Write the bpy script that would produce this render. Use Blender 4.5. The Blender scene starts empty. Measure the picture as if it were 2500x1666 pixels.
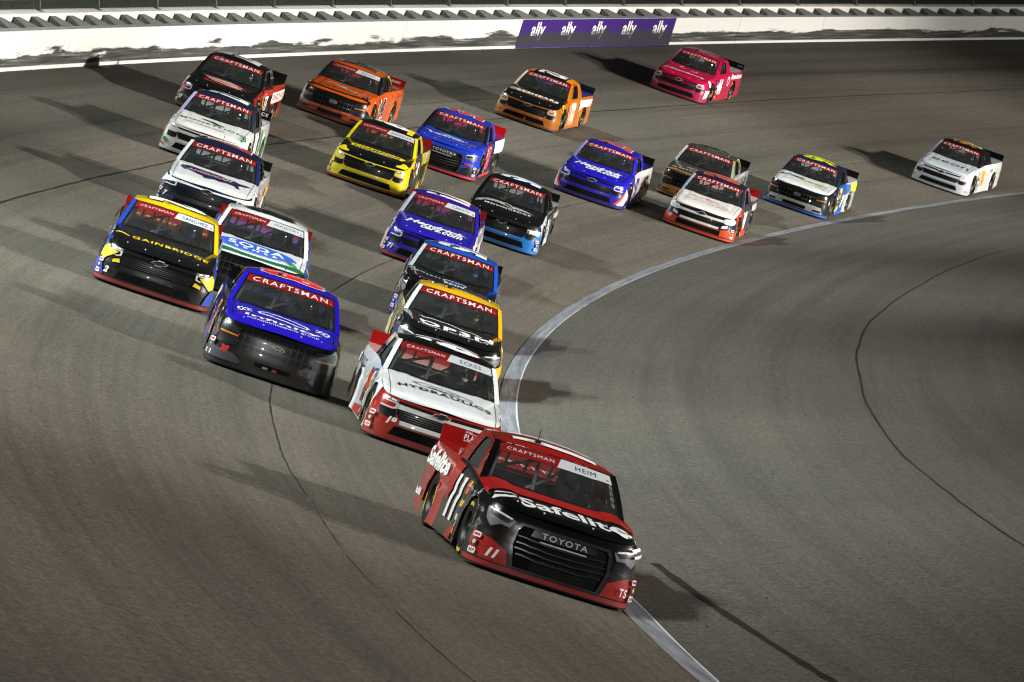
import bpy, bmesh, math, random
from mathutils import Vector, Matrix
from mathutils.geometry import tessellate_polygon
random.seed(11)
PI = math.pi
scn = bpy.context.scene
COL = scn.collection

# ------------------------------------------------------------------ camera
F_PX, PITCH, CAM_H, ROLL = 13015.9, 0.0693296, 7.39954, 0.0137321
cam_d = bpy.data.cameras.new('camera')
cam_d.sensor_width = 36.0
cam_d.lens = 36.0 * F_PX / 2500.0
cam_d.clip_start, cam_d.clip_end = 1.0, 6000.0
cam_d.dof.use_dof = True
cam_d.dof.focus_distance = 68.0
cam_d.dof.aperture_fstop = 20.0
cam = bpy.data.objects.new('camera', cam_d)
COL.objects.link(cam)
fw = Vector((0, math.cos(PITCH), -math.sin(PITCH)))
rt = Vector((1, 0, 0))
up = rt.cross(fw)
r2 = math.cos(ROLL) * rt + math.sin(ROLL) * up
u2 = -math.sin(ROLL) * rt + math.cos(ROLL) * up
cam.matrix_world = Matrix((( r2.x, u2.x, -fw.x, 0), (r2.y, u2.y, -fw.y, 0), (r2.z, u2.z, -fw.z, CAM_H), (0, 0, 0, 1)))
scn.camera = cam

# ------------------------------------------------------------------ sky: a dark night sky
w = bpy.data.worlds.new('World')
scn.world = w
w.use_nodes = True
wn = w.node_tree
for n in list(wn.nodes):
    wn.nodes.remove(n)
sky = wn.nodes.new('ShaderNodeTexSky')
sky.sky_type = 'NISHITA'
sky.sun_disc = False
sky.sun_elevation = math.radians(2.0)
sky.sun_rotation = math.radians(200)
bg = wn.nodes.new('ShaderNodeBackground')
bg.inputs['Strength'].default_value = 0.012
wo = wn.nodes.new('ShaderNodeOutputWorld')
wn.links.new(sky.outputs[0], bg.inputs['Color'])
wn.links.new(bg.outputs[0], wo.inputs['Surface'])

# ------------------------------------------------------------------ geometry of the turn
CX, CY, R0, BANK = 257.2396, 90.3299, 257.4637, 0.3066920
APRON = 0.0538768
CB, SB = math.cos(BANK), math.sin(BANK)

def er(phi):
    return Vector((math.cos(phi), math.sin(phi), 0))

def tp(r, phi_deg, h=0.0):
    """point on the banked track: r = metres up the banking from the white line, h = height normal to it"""
    ph = math.radians(phi_deg)
    e = er(ph)
    if r >= 0:
        P = Vector((CX, CY, 0)) + e * (R0 + r * CB) + Vector((0, 0, r * SB))
        n = -e * SB + Vector((0, 0, CB))
    else:
        P = Vector((CX, CY, 0)) + e * (R0 + r * math.cos(APRON)) + Vector((0, 0, r * math.sin(APRON)))
        n = -e * math.sin(APRON) + Vector((0, 0, math.cos(APRON)))
    return P + n * h

# ------------------------------------------------------------------ floodlights of the speedway (night race)
def lamp(rho, phi_deg, z, aim, watts, color, radius, cone):
    l = bpy.data.lights.new('floodlight', 'SPOT')
    l.energy = watts
    l.color = color
    l.shadow_soft_size = radius
    l.spot_size = math.radians(cone)
    l.spot_blend = 1.0
    o = bpy.data.objects.new('floodlight', l)
    COL.objects.link(o)
    e = er(math.radians(phi_deg))
    o.location = (CX + e.x * rho, CY + e.y * rho, z)
    o.rotation_euler = (aim - o.location).to_track_quat('-Z', 'Y').to_euler()
    return o
WARM, COOL = (1.0, 0.96, 0.89), (0.90, 1.0, 0.97)
INF_W, OUT_W = 540000, 360000
for ph, k in ((144, .14), (150.5, .20), (157, .85), (163.5, 1.0), (170, 1.05), (176.5, .85), (183, .62), (189.5, .38), (196, .16)):
    o = lamp(R0 - 70, ph, 9.2, tp(9.0, ph), INF_W * k, WARM, 1.4, 19)
    o.scale = (2.0, 1, 1)
# the outside floodlights throw wide, shallow beams along the banking; the nearer masts carry three heads
for ph, k, c, ra, heads in ((155, .18, WARM, 4, 1), (164, .55, COOL, 4, 1), (172, .6, COOL, 4, 2), (178.5, .9, COOL, 4, 3), (182.5, .95, COOL, 4, 3), (187.5, .45, WARM, 9, 2), (194, .14, WARM, 9, 1)):
    for i in range(heads):
        d = (i - (heads - 1) / 2) * 2.2
        o = lamp(R0 + 46 + 3 * abs(d), ph + d, 56 + 4 * d, tp(ra, ph), OUT_W * k / heads, c, 0.25, 15.5)
        o.scale = (2.6, 1, 1)
# mast over the front-straight grandstand, lighting the noses of the approaching pack
lamp(R0 + 40, 213, 42, tp(5.0, 177), OUT_W * .42, (1.0, .99, .96), .4, 22)
scn.cycles.use_denoising = True
scn.cycles.filter_width = 1.2
scn.view_settings.view_transform = 'Standard'
scn.view_settings.look = 'None'
scn.view_settings.exposure = 0.0
scn.view_settings.gamma = 1.0
scn.view_settings.use_curve_mapping = False

# ------------------------------------------------------------------ materials
def lin(c):
    return tuple(((v / 255) / 12.92 if v / 255 <= 0.04045 else ((v / 255 + 0.055) / 1.055) ** 2.4) for v in c)

def nmat(name):
    m = bpy.data.materials.new(name)
    m.use_nodes = True
    nt = m.node_tree
    b = nt.nodes['Principled BSDF']
    return m, nt, b

def nd(nt, t, **kw):
    n = nt.nodes.new(t)
    for k, v in kw.items():
        setattr(n, k, v)
    return n

def mixc(nt, fac, a, b):
    m = nd(nt, 'ShaderNodeMix', data_type='RGBA')
    for sock, v in ((m.inputs[0], fac), (m.inputs[6], a), (m.inputs[7], b)):
        if hasattr(v, 'is_linked') or hasattr(v, 'links'):
            nt.links.new(v, sock)
        elif isinstance(v, (int, float)):
            sock.default_value = v
        else:
            sock.default_value = (*v[:3], 1)
    return m.outputs[2]

def mth(nt, op, a, b=None, c=None, clamp=False):
    m = nd(nt, 'ShaderNodeMath', operation=op)
    m.use_clamp = clamp
    for i, v in enumerate((a, b, c)):
        if v is None:
            continue
        if isinstance(v, (int, float)):
            m.inputs[i].default_value = v
        else:
            nt.links.new(v, m.inputs[i])
    return m.outputs[0]

def ramp(nt, fac, stops, interp='LINEAR'):
    r = nd(nt, 'ShaderNodeValToRGB')
    r.color_ramp.interpolation = interp
    el = r.color_ramp.elements
    while len(el) < len(stops):
        el.new(0.5)
    for e, (p, c) in zip(el, stops):
        e.position = p
        e.color = (c, c, c, 1) if isinstance(c, (int, float)) else (*c, 1)
    nt.links.new(fac, r.inputs[0])
    return r.outputs[0]

def noise(nt, vec, scale, detail=4, rough=.55, out=0):
    n = nd(nt, 'ShaderNodeTexNoise')
    n.inputs['Scale'].default_value = scale
    n.inputs['Detail'].default_value = detail
    n.inputs['Roughness'].default_value = rough
    if vec is not None:
        nt.links.new(vec, n.inputs['Vector'])
    return n.outputs[out]

_paint = {}
def paint(rgb, kind='paint'):
    """vinyl-wrapped race truck paint with a film of rubber dust that thickens towards the sills"""
    key = (tuple(rgb), kind)
    if key in _paint:
        return _paint[key]
    m, nt, b = nmat('paint_%d_%d_%d' % tuple(rgb))
    c = lin(rgb)
    tc = nd(nt, 'ShaderNodeTexCoord')
    sx = nd(nt, 'ShaderNodeSeparateXYZ')
    nt.links.new(tc.outputs['Object'], sx.inputs[0])
    n1 = noise(nt, tc.outputs['Object'], 3.0, 6, .65)
    n2 = noise(nt, tc.outputs['Object'], 45.0, 3, .6)
    low = mth(nt, 'MULTIPLY', mth(nt, 'SUBTRACT', .62, sx.outputs[2], clamp=True), .38)
    d = mth(nt, 'ADD', low, .025)
    d = mth(nt, 'MULTIPLY', d, ramp(nt, n1, [(.35, .25), (.7, 1.6)]))
    d = mth(nt, 'MULTIPLY', d, ramp(nt, n2, [(.3, .7), (.7, 1.15)]), clamp=True)
    if kind == 'decal':
        d = mth(nt, 'MULTIPLY', d, .6)
    col = mixc(nt, d, c, (.034, .031, .028))
    nt.links.new(col, b.inputs['Base Color'])
    nt.links.new(mth(nt, 'ADD', mth(nt, 'MULTIPLY', low, .8), .24 if kind == 'paint' else .4), b.inputs['Roughness'])
    b.inputs['Specular IOR Level'].default_value = .35
    b.inputs['Coat Weight'].default_value = .9 if kind == 'paint' else .3
    b.inputs['Coat Roughness'].default_value = .035
    _paint[key] = m
    return m

def simple(name, rgb, rough=.5, metal=0.0, coat=0.0, var=.25, scale=12.0):
    m, nt, b = nmat(name)
    c = lin(rgb)
    tc = nd(nt, 'ShaderNodeTexCoord')
    n1 = noise(nt, tc.outputs['Object'], scale, 5, .6)
    f = ramp(nt, n1, [(.3, 1 - var), (.7, 1 + var)])
    mm = nd(nt, 'ShaderNodeMix', data_type='RGBA', blend_type='MULTIPLY')
    mm.inputs[0].default_value = 1
    mm.inputs[6].default_value = (*c, 1)
    nt.links.new(f, mm.inputs[7])
    nt.links.new(mm.outputs[2], b.inputs['Base Color'])
    b.inputs['Roughness'].default_value = rough
    b.inputs['Metallic'].default_value = metal
    b.inputs['Coat Weight'].default_value = coat
    if rough >= .7:
        b.inputs['Specular IOR Level'].default_value = .15
    return m

M = {}
M['rubber'] = simple('tyre_rubber', (26, 25, 24), .75)
M['rim'] = simple('wheel_steel', (38, 38, 40), .45, .6)
M['black'] = simple('satin_black', (14, 14, 15), .42, coat=.25)
M['grille'] = simple('grille_black', (7, 7, 8), .8)
M['grille_bar'] = simple('grille_bar_black', (36, 37, 39), .3, coat=.6)
M['splitter'] = simple('splitter_black', (22, 21, 20), .7)
M['inner'] = simple('cockpit_dark', (62, 63, 64), .8)
M['tube'] = simple('cage_grey_paint', (196, 198, 204), .45)
M['seat'] = simple('seat_black', (30, 30, 33), .6)
M['suit'] = simple('driver_suit_dark', (30, 30, 42), .85)
M['net'] = simple('window_net_black', (16, 16, 17), .9)
M['chrome'] = simple('chrome_grey', (188, 190, 192), .35, .0, coat=.4)
M['lens'] = simple('headlight_print_silver', (112, 114, 117), .3, .2, coat=.5)
M['lensdark'] = simple('headlight_print_dark', (34, 36, 38), .3, .2, coat=.6)
M['led'] = simple('headlight_print_white', (225, 226, 222), .3, coat=.4)
M['amber'] = simple('marker_print_amber', (205, 120, 30), .35, coat=.4)
M['mesh'] = simple('intake_mesh', (17, 17, 17), .75)
def glassmat():
    m, nt, b = nmat('polycarbonate_window')
    nt.nodes.remove(b)
    t = nd(nt, 'ShaderNodeBsdfTransparent')
    t.inputs[0].default_value = (.90, .93, .93, 1)
    g = nd(nt, 'ShaderNodeBsdfGlossy')
    g.inputs['Roughness'].default_value = .06
    fr = nd(nt, 'ShaderNodeFresnel')
    fr.inputs[0].default_value = 1.45
    mx = nd(nt, 'ShaderNodeMixShader')
    nt.links.new(fr.outputs[0], mx.inputs[0])
    nt.links.new(t.outputs[0], mx.inputs[1])
    nt.links.new(g.outputs[0], mx.inputs[2])
    # thin pale film on the screen: dust, plus reflected haze put into its colour
    df = nd(nt, 'ShaderNodeBsdfDiffuse')
    df.inputs[0].default_value = (.42, .45, .44, 1)
    tc = nd(nt, 'ShaderNodeTexCoord')
    dn = noise(nt, tc.outputs['Object'], 4.0, 5, .65)
    m2 = nd(nt, 'ShaderNodeMixShader')
    nt.links.new(ramp(nt, dn, [(.3, .02), (.7, .065)]), m2.inputs[0])
    nt.links.new(mx.outputs[0], m2.inputs[1])
    nt.links.new(df.outputs[0], m2.inputs[2])
    nt.links.new(m2.outputs[0], nt.nodes['Material Output'].inputs[0])
    return m
M['glass'] = glassmat()

# ------------------------------------------------------------------ object helpers
def link_mesh(name, me, mat=None, parent=None, **props):
    o = bpy.data.objects.new(name, me)
    COL.objects.link(o)
    if mat is not None:
        if len(me.materials) == 0:
            me.materials.append(None)
        o.material_slots[0].link = 'OBJECT'
        o.material_slots[0].material = mat
    if parent is not None:
        o.parent = parent
    for k, v in props.items():
        o[k] = v
    return o

def mesh_from(name, verts, faces, smooth=False):
    me = bpy.data.meshes.new(name)
    me.from_pydata([tuple(v) for v in verts], [], faces)
    me.update()
    if smooth:
        me.shade_smooth()
    me.materials.append(None)
    return me

def empty(name, mw, **props):
    o = bpy.data.objects.new(name, None)
    o.empty_display_size = .5
    COL.objects.link(o)
    o.matrix_world = mw
    for k, v in props.items():
        o[k] = v
    return o

def box_geo(V, Fc, x0, x1, y0, y1, z0, z1):
    i = len(V)
    V += [Vector(p) for p in ((x0,y0,z0),(x1,y0,z0),(x1,y1,z0),(x0,y1,z0),(x0,y0,z1),(x1,y0,z1),(x1,y1,z1),(x0,y1,z1))]
    Fc += [(i,i+3,i+2,i+1),(i+4,i+5,i+6,i+7),(i,i+1,i+5,i+4),(i+1,i+2,i+6,i+5),(i+2,i+3,i+7,i+6),(i+3,i,i+4,i+7)]

def tube_geo(V, Fc, pts, rad, n=7):
    pts = [Vector(p) for p in pts]
    rings = []
    for k, p in enumerate(pts):
        d = (pts[min(k + 1, len(pts) - 1)] - pts[max(k - 1, 0)]).normalized()
        a = d.orthogonal().normalized() if k == 0 else (rings_a - d * rings_a.dot(d)).normalized()
        rings_a = a
        b = d.cross(a)
        i = len(V)
        for j in range(n):
            t = 2 * PI * j / n
            V.append(p + a * math.cos(t) * rad + b * math.sin(t) * rad)
        rings.append(i)
    for r_, s_ in zip(rings, rings[1:]):
        for j in range(n):
            k = (j + 1) % n
            Fc.append((r_ + j, r_ + k, s_ + k, s_ + j))
    Fc.append(tuple(rings[0] + j for j in reversed(range(n))))
    Fc.append(tuple(rings[-1] + j for j in range(n)))

# ================================================================== THE SETTING
CTR = Vector((CX, CY, 0))
WALL_R = 15.86
PH0, PH1 = 118.0, 236.0

def asphalt(name, base, bands, streak=.5, speck=1.0):
    m, nt, b = nmat(name)
    tc = nd(nt, 'ShaderNodeTexCoord')
    sx = nd(nt, 'ShaderNodeSeparateXYZ')
    nt.links.new(tc.outputs['Object'], sx.inputs[0])
    X, Y, Z = sx.outputs
    rho = mth(nt, 'SQRT', mth(nt, 'ADD', mth(nt, 'MULTIPLY', X, X), mth(nt, 'MULTIPLY', Y, Y)))
    r = mth(nt, 'DIVIDE', mth(nt, 'SUBTRACT', rho, R0), CB)
    ang = mth(nt, 'ARCTAN2', mth(nt, 'MULTIPLY', Y, -1), mth(nt, 'MULTIPLY', X, -1))
    arc = mth(nt, 'MULTIPLY', ang, 260.0)
    cv = nd(nt, 'ShaderNodeCombineXYZ')
    nt.links.new(r, cv.inputs[0]); nt.links.new(mth(nt, 'MULTIPLY', arc, .012), cv.inputs[1])
    cv2 = nd(nt, 'ShaderNodeCombineXYZ')
    nt.links.new(r, cv2.inputs[0]); nt.links.new(mth(nt, 'MULTIPLY', arc, .05), cv2.inputs[1])
    # lanes of rubber, fixed by distance up the banking
    wob = mth(nt, 'MULTIPLY', mth(nt, 'SUBTRACT', noise(nt, cv2.outputs[0], .5, 2), .5), .9)
    rn = mth(nt, 'DIVIDE', mth(nt, 'ADD', mth(nt, 'ADD', r, wob), 14.0), 30.0)
    band = ramp(nt, rn, bands)
    s1 = ramp(nt, noise(nt, cv.outputs[0], 1.5, 5, .6), [(.32, 1 - .55 * streak), (.5, 1.0), (.75, 1 + .22 * streak)])
    s2 = ramp(nt, noise(nt, cv.outputs[0], 8.0, 4, .7), [(.3, 1 - .4 * streak), (.55, 1.02), (.8, 1.06)])
    blot = ramp(nt, noise(nt, tc.outputs['Object'], .09, 5, .6), [(.3, .86), (.7, 1.12)])
    agg = ramp(nt, noise(nt, tc.outputs['Object'], 17.0, 3, .85), [(.30, 1 - .7 * speck), (.5, 1.0), (.72, 1 + .85 * speck)])
    agg2 = ramp(nt, noise(nt, tc.outputs['Object'], 5.0, 4, .75), [(.25, 1 - .2 * speck), (.75, 1 + .2 * speck)])
    f = band
    for q in (s1, s2, blot, agg, agg2):
        f = mth(nt, 'MULTIPLY', f, q)
    tone = mixc(nt, noise(nt, tc.outputs['Object'], .05, 3), (base[0] * 1.04, base[1] * .99, base[2] * .92), (base[0] * .96, base[1] * 1.01, base[2] * 1.03))
    mm = nd(nt, 'ShaderNodeMix', data_type='RGBA', blend_type='MULTIPLY')
    mm.inputs[0].default_value = 1
    nt.links.new(tone, mm.inputs[6]); nt.links.new(f, mm.inputs[7])
    nt.links.new(mm.outputs[2], b.inputs['Base Color'])
    b.inputs['Roughness'].default_value = .82
    b.inputs['Specular IOR Level'].default_value = .3
    bp = nd(nt, 'ShaderNodeBump')
    bp.inputs['Strength'].default_value = .5
    bp.inputs['Distance'].default_value = .008
    nt.links.new(noise(nt, tc.outputs['Object'], 60.0, 2, .7), bp.inputs['Height'])
    nt.links.new(bp.outputs[0], b.inputs['Normal'])
    return m

def ring_sheet(name, profile, mat, p0=PH0, p1=PH1, dp=.5, **props):
    """sheet swept round the turn; profile = list of (r, h)"""
    V, Fc = [], []
    n = int((p1 - p0) / dp)
    k = len(profile)
    for i in range(n + 1):
        ph = p0 + (p1 - p0) * i / n
        for r, h in profile:
            V.append(tp(r, ph, h) - CTR)
    for i in range(n):
        for j in range(k - 1):
            a = i * k + j
            Fc.append((a, a + 1, a + k + 1, a + k)[::-1])
    me = mesh_from(name, V, Fc, True)
    o = link_mesh(name, me, mat, **props)
    o.location = CTR
    return o

def bn(r):
    return (r + 14.0) / 30.0
m_track = asphalt('track_asphalt', (.106, .0915, .0725),
    [(bn(-1), 1.0), (bn(.6), .94), (bn(2.3), .80), (bn(3.6), .98), (bn(5.2), .80), (bn(6.8), .9), (bn(8.5), 1.0), (bn(10.2), .86), (bn(11.4), .92), (bn(12.3), .46), (bn(13.0), .66), (bn(14.4), .58), (bn(15.9), .38)], .5)
m_apron = asphalt('apron_asphalt', (.097, .0865, .073),
    [(bn(-13), .95), (bn(-7), .95), (bn(-6.2), .88), (bn(-5.4), 1.0), (bn(-4.9), .9), (bn(-4.5), 1.02), (bn(-3.75), .84), (bn(-3.3), 1.0), (bn(-2.75), .88), (bn(-2.3), 1.0), (bn(-1.5), .9), (bn(-1.0), .98), (bn(-.4), .9)], .34)
ring_sheet('track', [(r, 0) for r in (0, 2, 4, 6, 8, 10, 12, 14, 15.86, 16.05)], m_track, kind='structure')
ring_sheet('apron', [(r, 0) for r in (-13.0, -9, -6, -3, 0)], m_apron, kind='structure')

# worn white line along the inside of the banking
def linemat(name, dark, light, lo, hi):
    m, nt, b = nmat(name)
    tc = nd(nt, 'ShaderNodeTexCoord')
    sx = nd(nt, 'ShaderNodeSeparateXYZ')
    nt.links.new(tc.outputs['Object'], sx.inputs[0])
    X, Y, Z = sx.outputs
    rho = mth(nt, 'SQRT', mth(nt, 'ADD', mth(nt, 'MULTIPLY', X, X), mth(nt, 'MULTIPLY', Y, Y)))
    ang = mth(nt, 'ARCTAN2', mth(nt, 'MULTIPLY', Y, -1), mth(nt, 'MULTIPLY', X, -1))
    cv = nd(nt, 'ShaderNodeCombineXYZ')
    nt.links.new(rho, cv.inputs[0]); nt.links.new(mth(nt, 'MULTIPLY', ang, 9.0), cv.inputs[1])
    s = noise(nt, cv.outputs[0], 9.0, 5, .7)
    s2 = noise(nt, tc.outputs['Object'], 8.0, 4, .7)
    f = mth(nt, 'MULTIPLY', ramp(nt, s, [(lo, .08), (hi, 1.0)]), ramp(nt, s2, [(.25, .75), (.62, 1.0)]))
    nt.links.new(mixc(nt, f, dark, light), b.inputs['Base Color'])
    b.inputs['Roughness'].default_value = .75
    return m
def line_r(ph):
    return interp_lin([(118, -.12), (165, -.13), (182, -.17), (186.4, -.07), (188, .12), (192, .3), (236, .3)], ph)
def interp_lin(tab, x):
    for (x0, y0), (x1, y1) in zip(tab, tab[1:]):
        if x <= x1:
            return y0 + (y1 - y0) * (x - x0) / (x1 - x0)
    return tab[-1][1]
def line_strip(name, offs, mat, h):
    V, Fc = [], []
    n = 472
    k = len(offs)
    for i in range(n + 1):
        ph = PH0 + (PH1 - PH0) * i / n
        c = line_r(ph)
        for o_ in offs:
            V.append(tp(c + o_, ph, h + (.004 if abs(c + o_) < .12 else 0)) - CTR)
    for i in range(n):
        for j in range(k - 1):
            a = i * k + j
            Fc.append((a + k, a + k + 1, a + 1, a))
    o = link_mesh(name, mesh_from(name, V, Fc, True), mat, kind='structure')
    o.location = CTR
line_strip('white_line', [-.14, -.05, .05, .15], linemat('worn_white_line', (.09, .092, .10), (.30, .31, .345), .36, .66), .005)
line_strip('white_line_edge', [-.165, -.14], linemat('fresh_white_edge', (.22, .22, .24), (.60, .61, .66), .30, .5), .006)
M['joint'] = simple('joint_sealant', (22, 22, 20), .6, var=.4, scale=3)
M['joint2'] = simple('old_joint', (40, 39, 35), .7, var=.6, scale=1.2)
M['mark'] = simple('tyre_rubber_mark', (38, 36, 33), .8, var=.35, scale=6)
# paving joints, slightly wandering as sealed by hand
def wander_strip(name, r, w_, mat, p0=PH0, p1=PH1, amp=.03, dp=.12, slope=0.0, h=.004):
    V, Fc = [], []
    n = int((p1 - p0) / dp)
    a = random.random() * 9
    for i in range(n + 1):
        ph = p0 + (p1 - p0) * i / n
        rr = r + slope * (ph - p0) + amp * (math.sin(i * .31 + a) * .5 + math.sin(i * .113 + a * 2) + random.uniform(-.35, .35))
        ww = w_ * random.uniform(.6, 1.25)
        V += [tp(rr - ww / 2, ph, h) - CTR, tp(rr + ww / 2, ph, h) - CTR]
    for i in range(n):
        Fc.append((2 * i, 2 * i + 2, 2 * i + 3, 2 * i + 1))
    o = link_mesh(name, mesh_from(name, V, Fc), mat, kind='structure')
    o.location = CTR
    return o
wander_strip('paving_joint', 9.83, .06, M['joint'])
wander_strip('paving_joint', 3.78, .022, M['joint2'], p1=186.0)
for a, b_ in ((186.1, 187.3), (187.5, 188.1), (188.6, 190.6)):
    wander_strip('paving_joint', 3.80 + .06 * (a - 186), .013, M['joint2'], p0=a, p1=b_, slope=.06)
wander_strip('paving_joint', -6.62, .035, M['joint'], amp=.035)
wander_strip('tyre_mark', -1.02, .12, M['mark'], 185.2, 199, amp=.006, slope=-.15, h=.0045)

# infield and the ground outside, out to the horizon
m_inf = asphalt('infield_pavement', (.11, .105, .095), [(0, 1.0), (1, 1.0)], .2)
def disc(name, r_in, r_out, z, mat, n=120, radii=None, rise=(0, 0)):
    V, Fc = [], []
    rr = radii or [r_in, r_out]
    for i in range(n):
        for q, dz in zip(rr, rise):
            V.append(Vector((q * math.cos(2 * PI * i / n), q * math.sin(2 * PI * i / n), z + dz)))
    k = len(rr)
    for i in range(n):
        j = (i + 1) % n
        for t in range(k - 1):
            Fc.append((i * k + t, i * k + t + 1, j * k + t + 1, j * k + t))
    o = link_mesh(name, mesh_from(name, V, Fc), mat, kind='structure')
    o.location = CTR
    return o
disc('infield', .5, R0 - 12.9, -13.0 * math.sin(APRON) - .012, m_inf)
def grassmat():
    m, nt, b = nmat('mown_grass')
    tc = nd(nt, 'ShaderNodeTexCoord')
    a = noise(nt, tc.outputs['Object'], .35, 6, .7)
    c = noise(nt, tc.outputs['Object'], 6.0, 4, .7)
    col = mixc(nt, ramp(nt, a, [(.35, 0), (.65, 1)]), (.035, .07, .018), (.08, .13, .03))
    col = mixc(nt, ramp(nt, c, [(.35, 0), (.7, .6)]), col, (.025, .03, .012))
    nt.links.new(col, b.inputs['Base Color'])
    b.inputs['Roughness'].default_value = .95
    return m
m_grass = grassmat()
ZOUT = (WALL_R + .2) * SB
disc('grass_bank', 0, 0, ZOUT + .35, m_grass, 180, [R0 + 16.55 * CB, R0 + 21, R0 + 60, R0 + 400, 3200], [0, .1, 5.0, 12, 12])
disc('ground', .5, 3400, -6.0, m_grass, 60)

# ------------------------------------------------------------------ energy-absorbing outside wall
def wall_pt(o_, h, ph):
    return tp(WALL_R + o_, ph, h)
def wallmat():
    m, nt, b = nmat('white_barrier_paint')
    uv = nd(nt, 'ShaderNodeUVMap')
    sx = nd(nt, 'ShaderNodeSeparateXYZ')
    nt.links.new(uv.outputs[0], sx.inputs[0])
    U, Vv = sx.outputs[0], sx.outputs[1]
    cu = nd(nt, 'ShaderNodeCombineXYZ')
    nt.links.new(mth(nt, 'MULTIPLY', U, .11), cu.inputs[0]); nt.links.new(mth(nt, 'MULTIPLY', Vv, 1.2), cu.inputs[1])
    cu2 = nd(nt, 'ShaderNodeCombineXYZ')
    nt.links.new(mth(nt, 'MULTIPLY', U, .14), cu2.inputs[0]); nt.links.new(mth(nt, 'MULTIPLY', Vv, 6), cu2.inputs[1])
    n1 = noise(nt, cu.outputs[0], 1.6, 6, .62)
    n2 = noise(nt, cu2.outputs[0], 2.2, 5, .65)
    # ragged upper edge of the rubber left by trucks brushing the wall
    edge = mth(nt, 'ADD', -.06, mth(nt, 'MULTIPLY', n1, 1.1))
    below = mth(nt, 'MULTIPLY', mth(nt, 'SUBTRACT', edge, Vv), 16.0, clamp=True)
    above = mth(nt, 'MULTIPLY', mth(nt, 'SUBTRACT', Vv, .085), 60.0, clamp=True)
    f = mth(nt, 'MULTIPLY', below, above)
    f = mth(nt, 'MULTIPLY', f, ramp(nt, n2, [(.28, .45), (.42, .9), (.6, .985)]))
    n3 = noise(nt, cu2.outputs[0], .8, 6, .8)
    thin = mth(nt, 'MULTIPLY', ramp(nt, n3, [(.55, 0), (.75, .16)]), mth(nt, 'LESS_THAN', Vv, .95))
    f = mth(nt, 'MAXIMUM', f, thin)
    nt.links.new(mixc(nt, f, (.66, .645, .61), (.014, .018, .015)), b.inputs['Base Color'])
    b.inputs['Roughness'].default_value = .5
    return m
m_wall = wallmat()
m_conc = simple('white_painted_concrete', (214, 212, 205), .8, var=.12, scale=2)
m_cap = simple('grey_steel_cap', (150, 152, 154), .6, .2, var=.2, scale=3)
m_foam = simple('grey_foam', (104, 106, 102), .9, var=.25, scale=8)
m_post = simple('galvanised_steel', (120, 124, 126), .5, .5)
m_wire = simple('fence_wire', (105, 108, 108), .5, .5)

def swept(name, sect, ph0, ph1, n, mat, parent=None, uv=False, cap=True, **props):
    """closed section (list of (out, height)) swept along the wall"""
    V, Fc, UV = [], [], []
    k = len(sect)
    for i in range(n + 1):
        ph = ph0 + (ph1 - ph0) * i / n
        for o_, h in sect:
            V.append(wall_pt(o_, h, ph))
            UV.append((math.radians(ph) * 272.0, h))
    for i in range(n):
        for j in range(k):
            a, b_ = i * k + j, i * k + (j + 1) % k
            Fc.append((a, a + k, b_ + k, b_))
    if cap:
        Fc.append(tuple(range(k)))
        Fc.append(tuple(n * k + j for j in reversed(range(k))))
    me = mesh_from(name, V, Fc)
    if uv:
        ul = me.uv_layers.new(name='UVMap')
        for lp in me.loops:
            ul.data[lp.index].uv = UV[lp.vertex_index]
    bm = bmesh.new(); bm.from_mesh(me); bmesh.ops.recalc_face_normals(bm, faces=bm.faces); bm.to_mesh(me); bm.free()
    return link_mesh(name, me, mat, parent, **props)

WP0, WP1 = 138.0, 186.0
barrier = empty('barrier_wall', Matrix.Translation(tp(WALL_R, 160)), label='long white steel barrier wall with black scuffs around the outside of the turn', category='wall')
def wparent(o):
    o.parent = barrier
    o.matrix_parent_inverse = barrier.matrix_world.inverted()
    return o
# steel skins: five stacked square tubes per panel, seams between panels
tubes = []
while len(tubes) < 5:
    a = .085 + len(tubes) * .187
    tubes.append((a, a + .187))
sect = [(.05, 0.0), (-.012, .0), (-.012, .082)]
for a, b_ in tubes:
    sect += [(.006, a + .002), (0, a + .008), (0, b_ - .008), (.006, b_ - .002)]
sect += [(.006, 1.022), (.19, 1.022), (.19, .0)]
PANEL = 8.55 / 272.0 * 180 / PI
ph = WP0
while ph < WP1:
    wparent(swept('steel_panel', sect, ph + .0022, ph + PANEL - .0022, 4, m_wall, uv=True))
    ph += PANEL
wparent(swept('steel_cap', [(.0, 1.026), (.205, 1.026), (.205, 1.036), (.0, 1.036)], WP0, WP1, 90, m_cap))
# foam blocks between the steel and the concrete
SP = 1.80 / 272.0 * 180 / PI
ph = WP0 + .1
def foam_mesh(ph):
    q = []
    for o_, s0, s1, h in ((.215, -.72, .66, 1.0), (.66, .02, .52, 1.16)):
        for s in (s0, s1):
            q += [wall_pt(o_, .25, ph + math.degrees(s / 272.0)), wall_pt(o_, h, ph + math.degrees(s / 272.0))]
    V = q
    Fc = [(0, 1, 3, 2), (4, 6, 7, 5), (1, 5, 7, 3), (0, 2, 6, 4), (0, 4, 5, 1), (2, 3, 7, 6)]
    return V, Fc
while ph < WP1:
    Vf, Ff = foam_mesh(ph)
    wparent(link_mesh('foam_block', mesh_from('foam_block', Vf, Ff), m_foam))
    ph += SP
concrete = swept('concrete_wall', [(.70, -.6), (.70, 1.20), (.715, 1.215), (1.05, 1.215), (1.065, 1.20), (1.065, -.6)], WP0, WP1, 96, m_conc,
      label='white concrete retaining wall behind the steel barrier, carrying the fence', category='wall')

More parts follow.
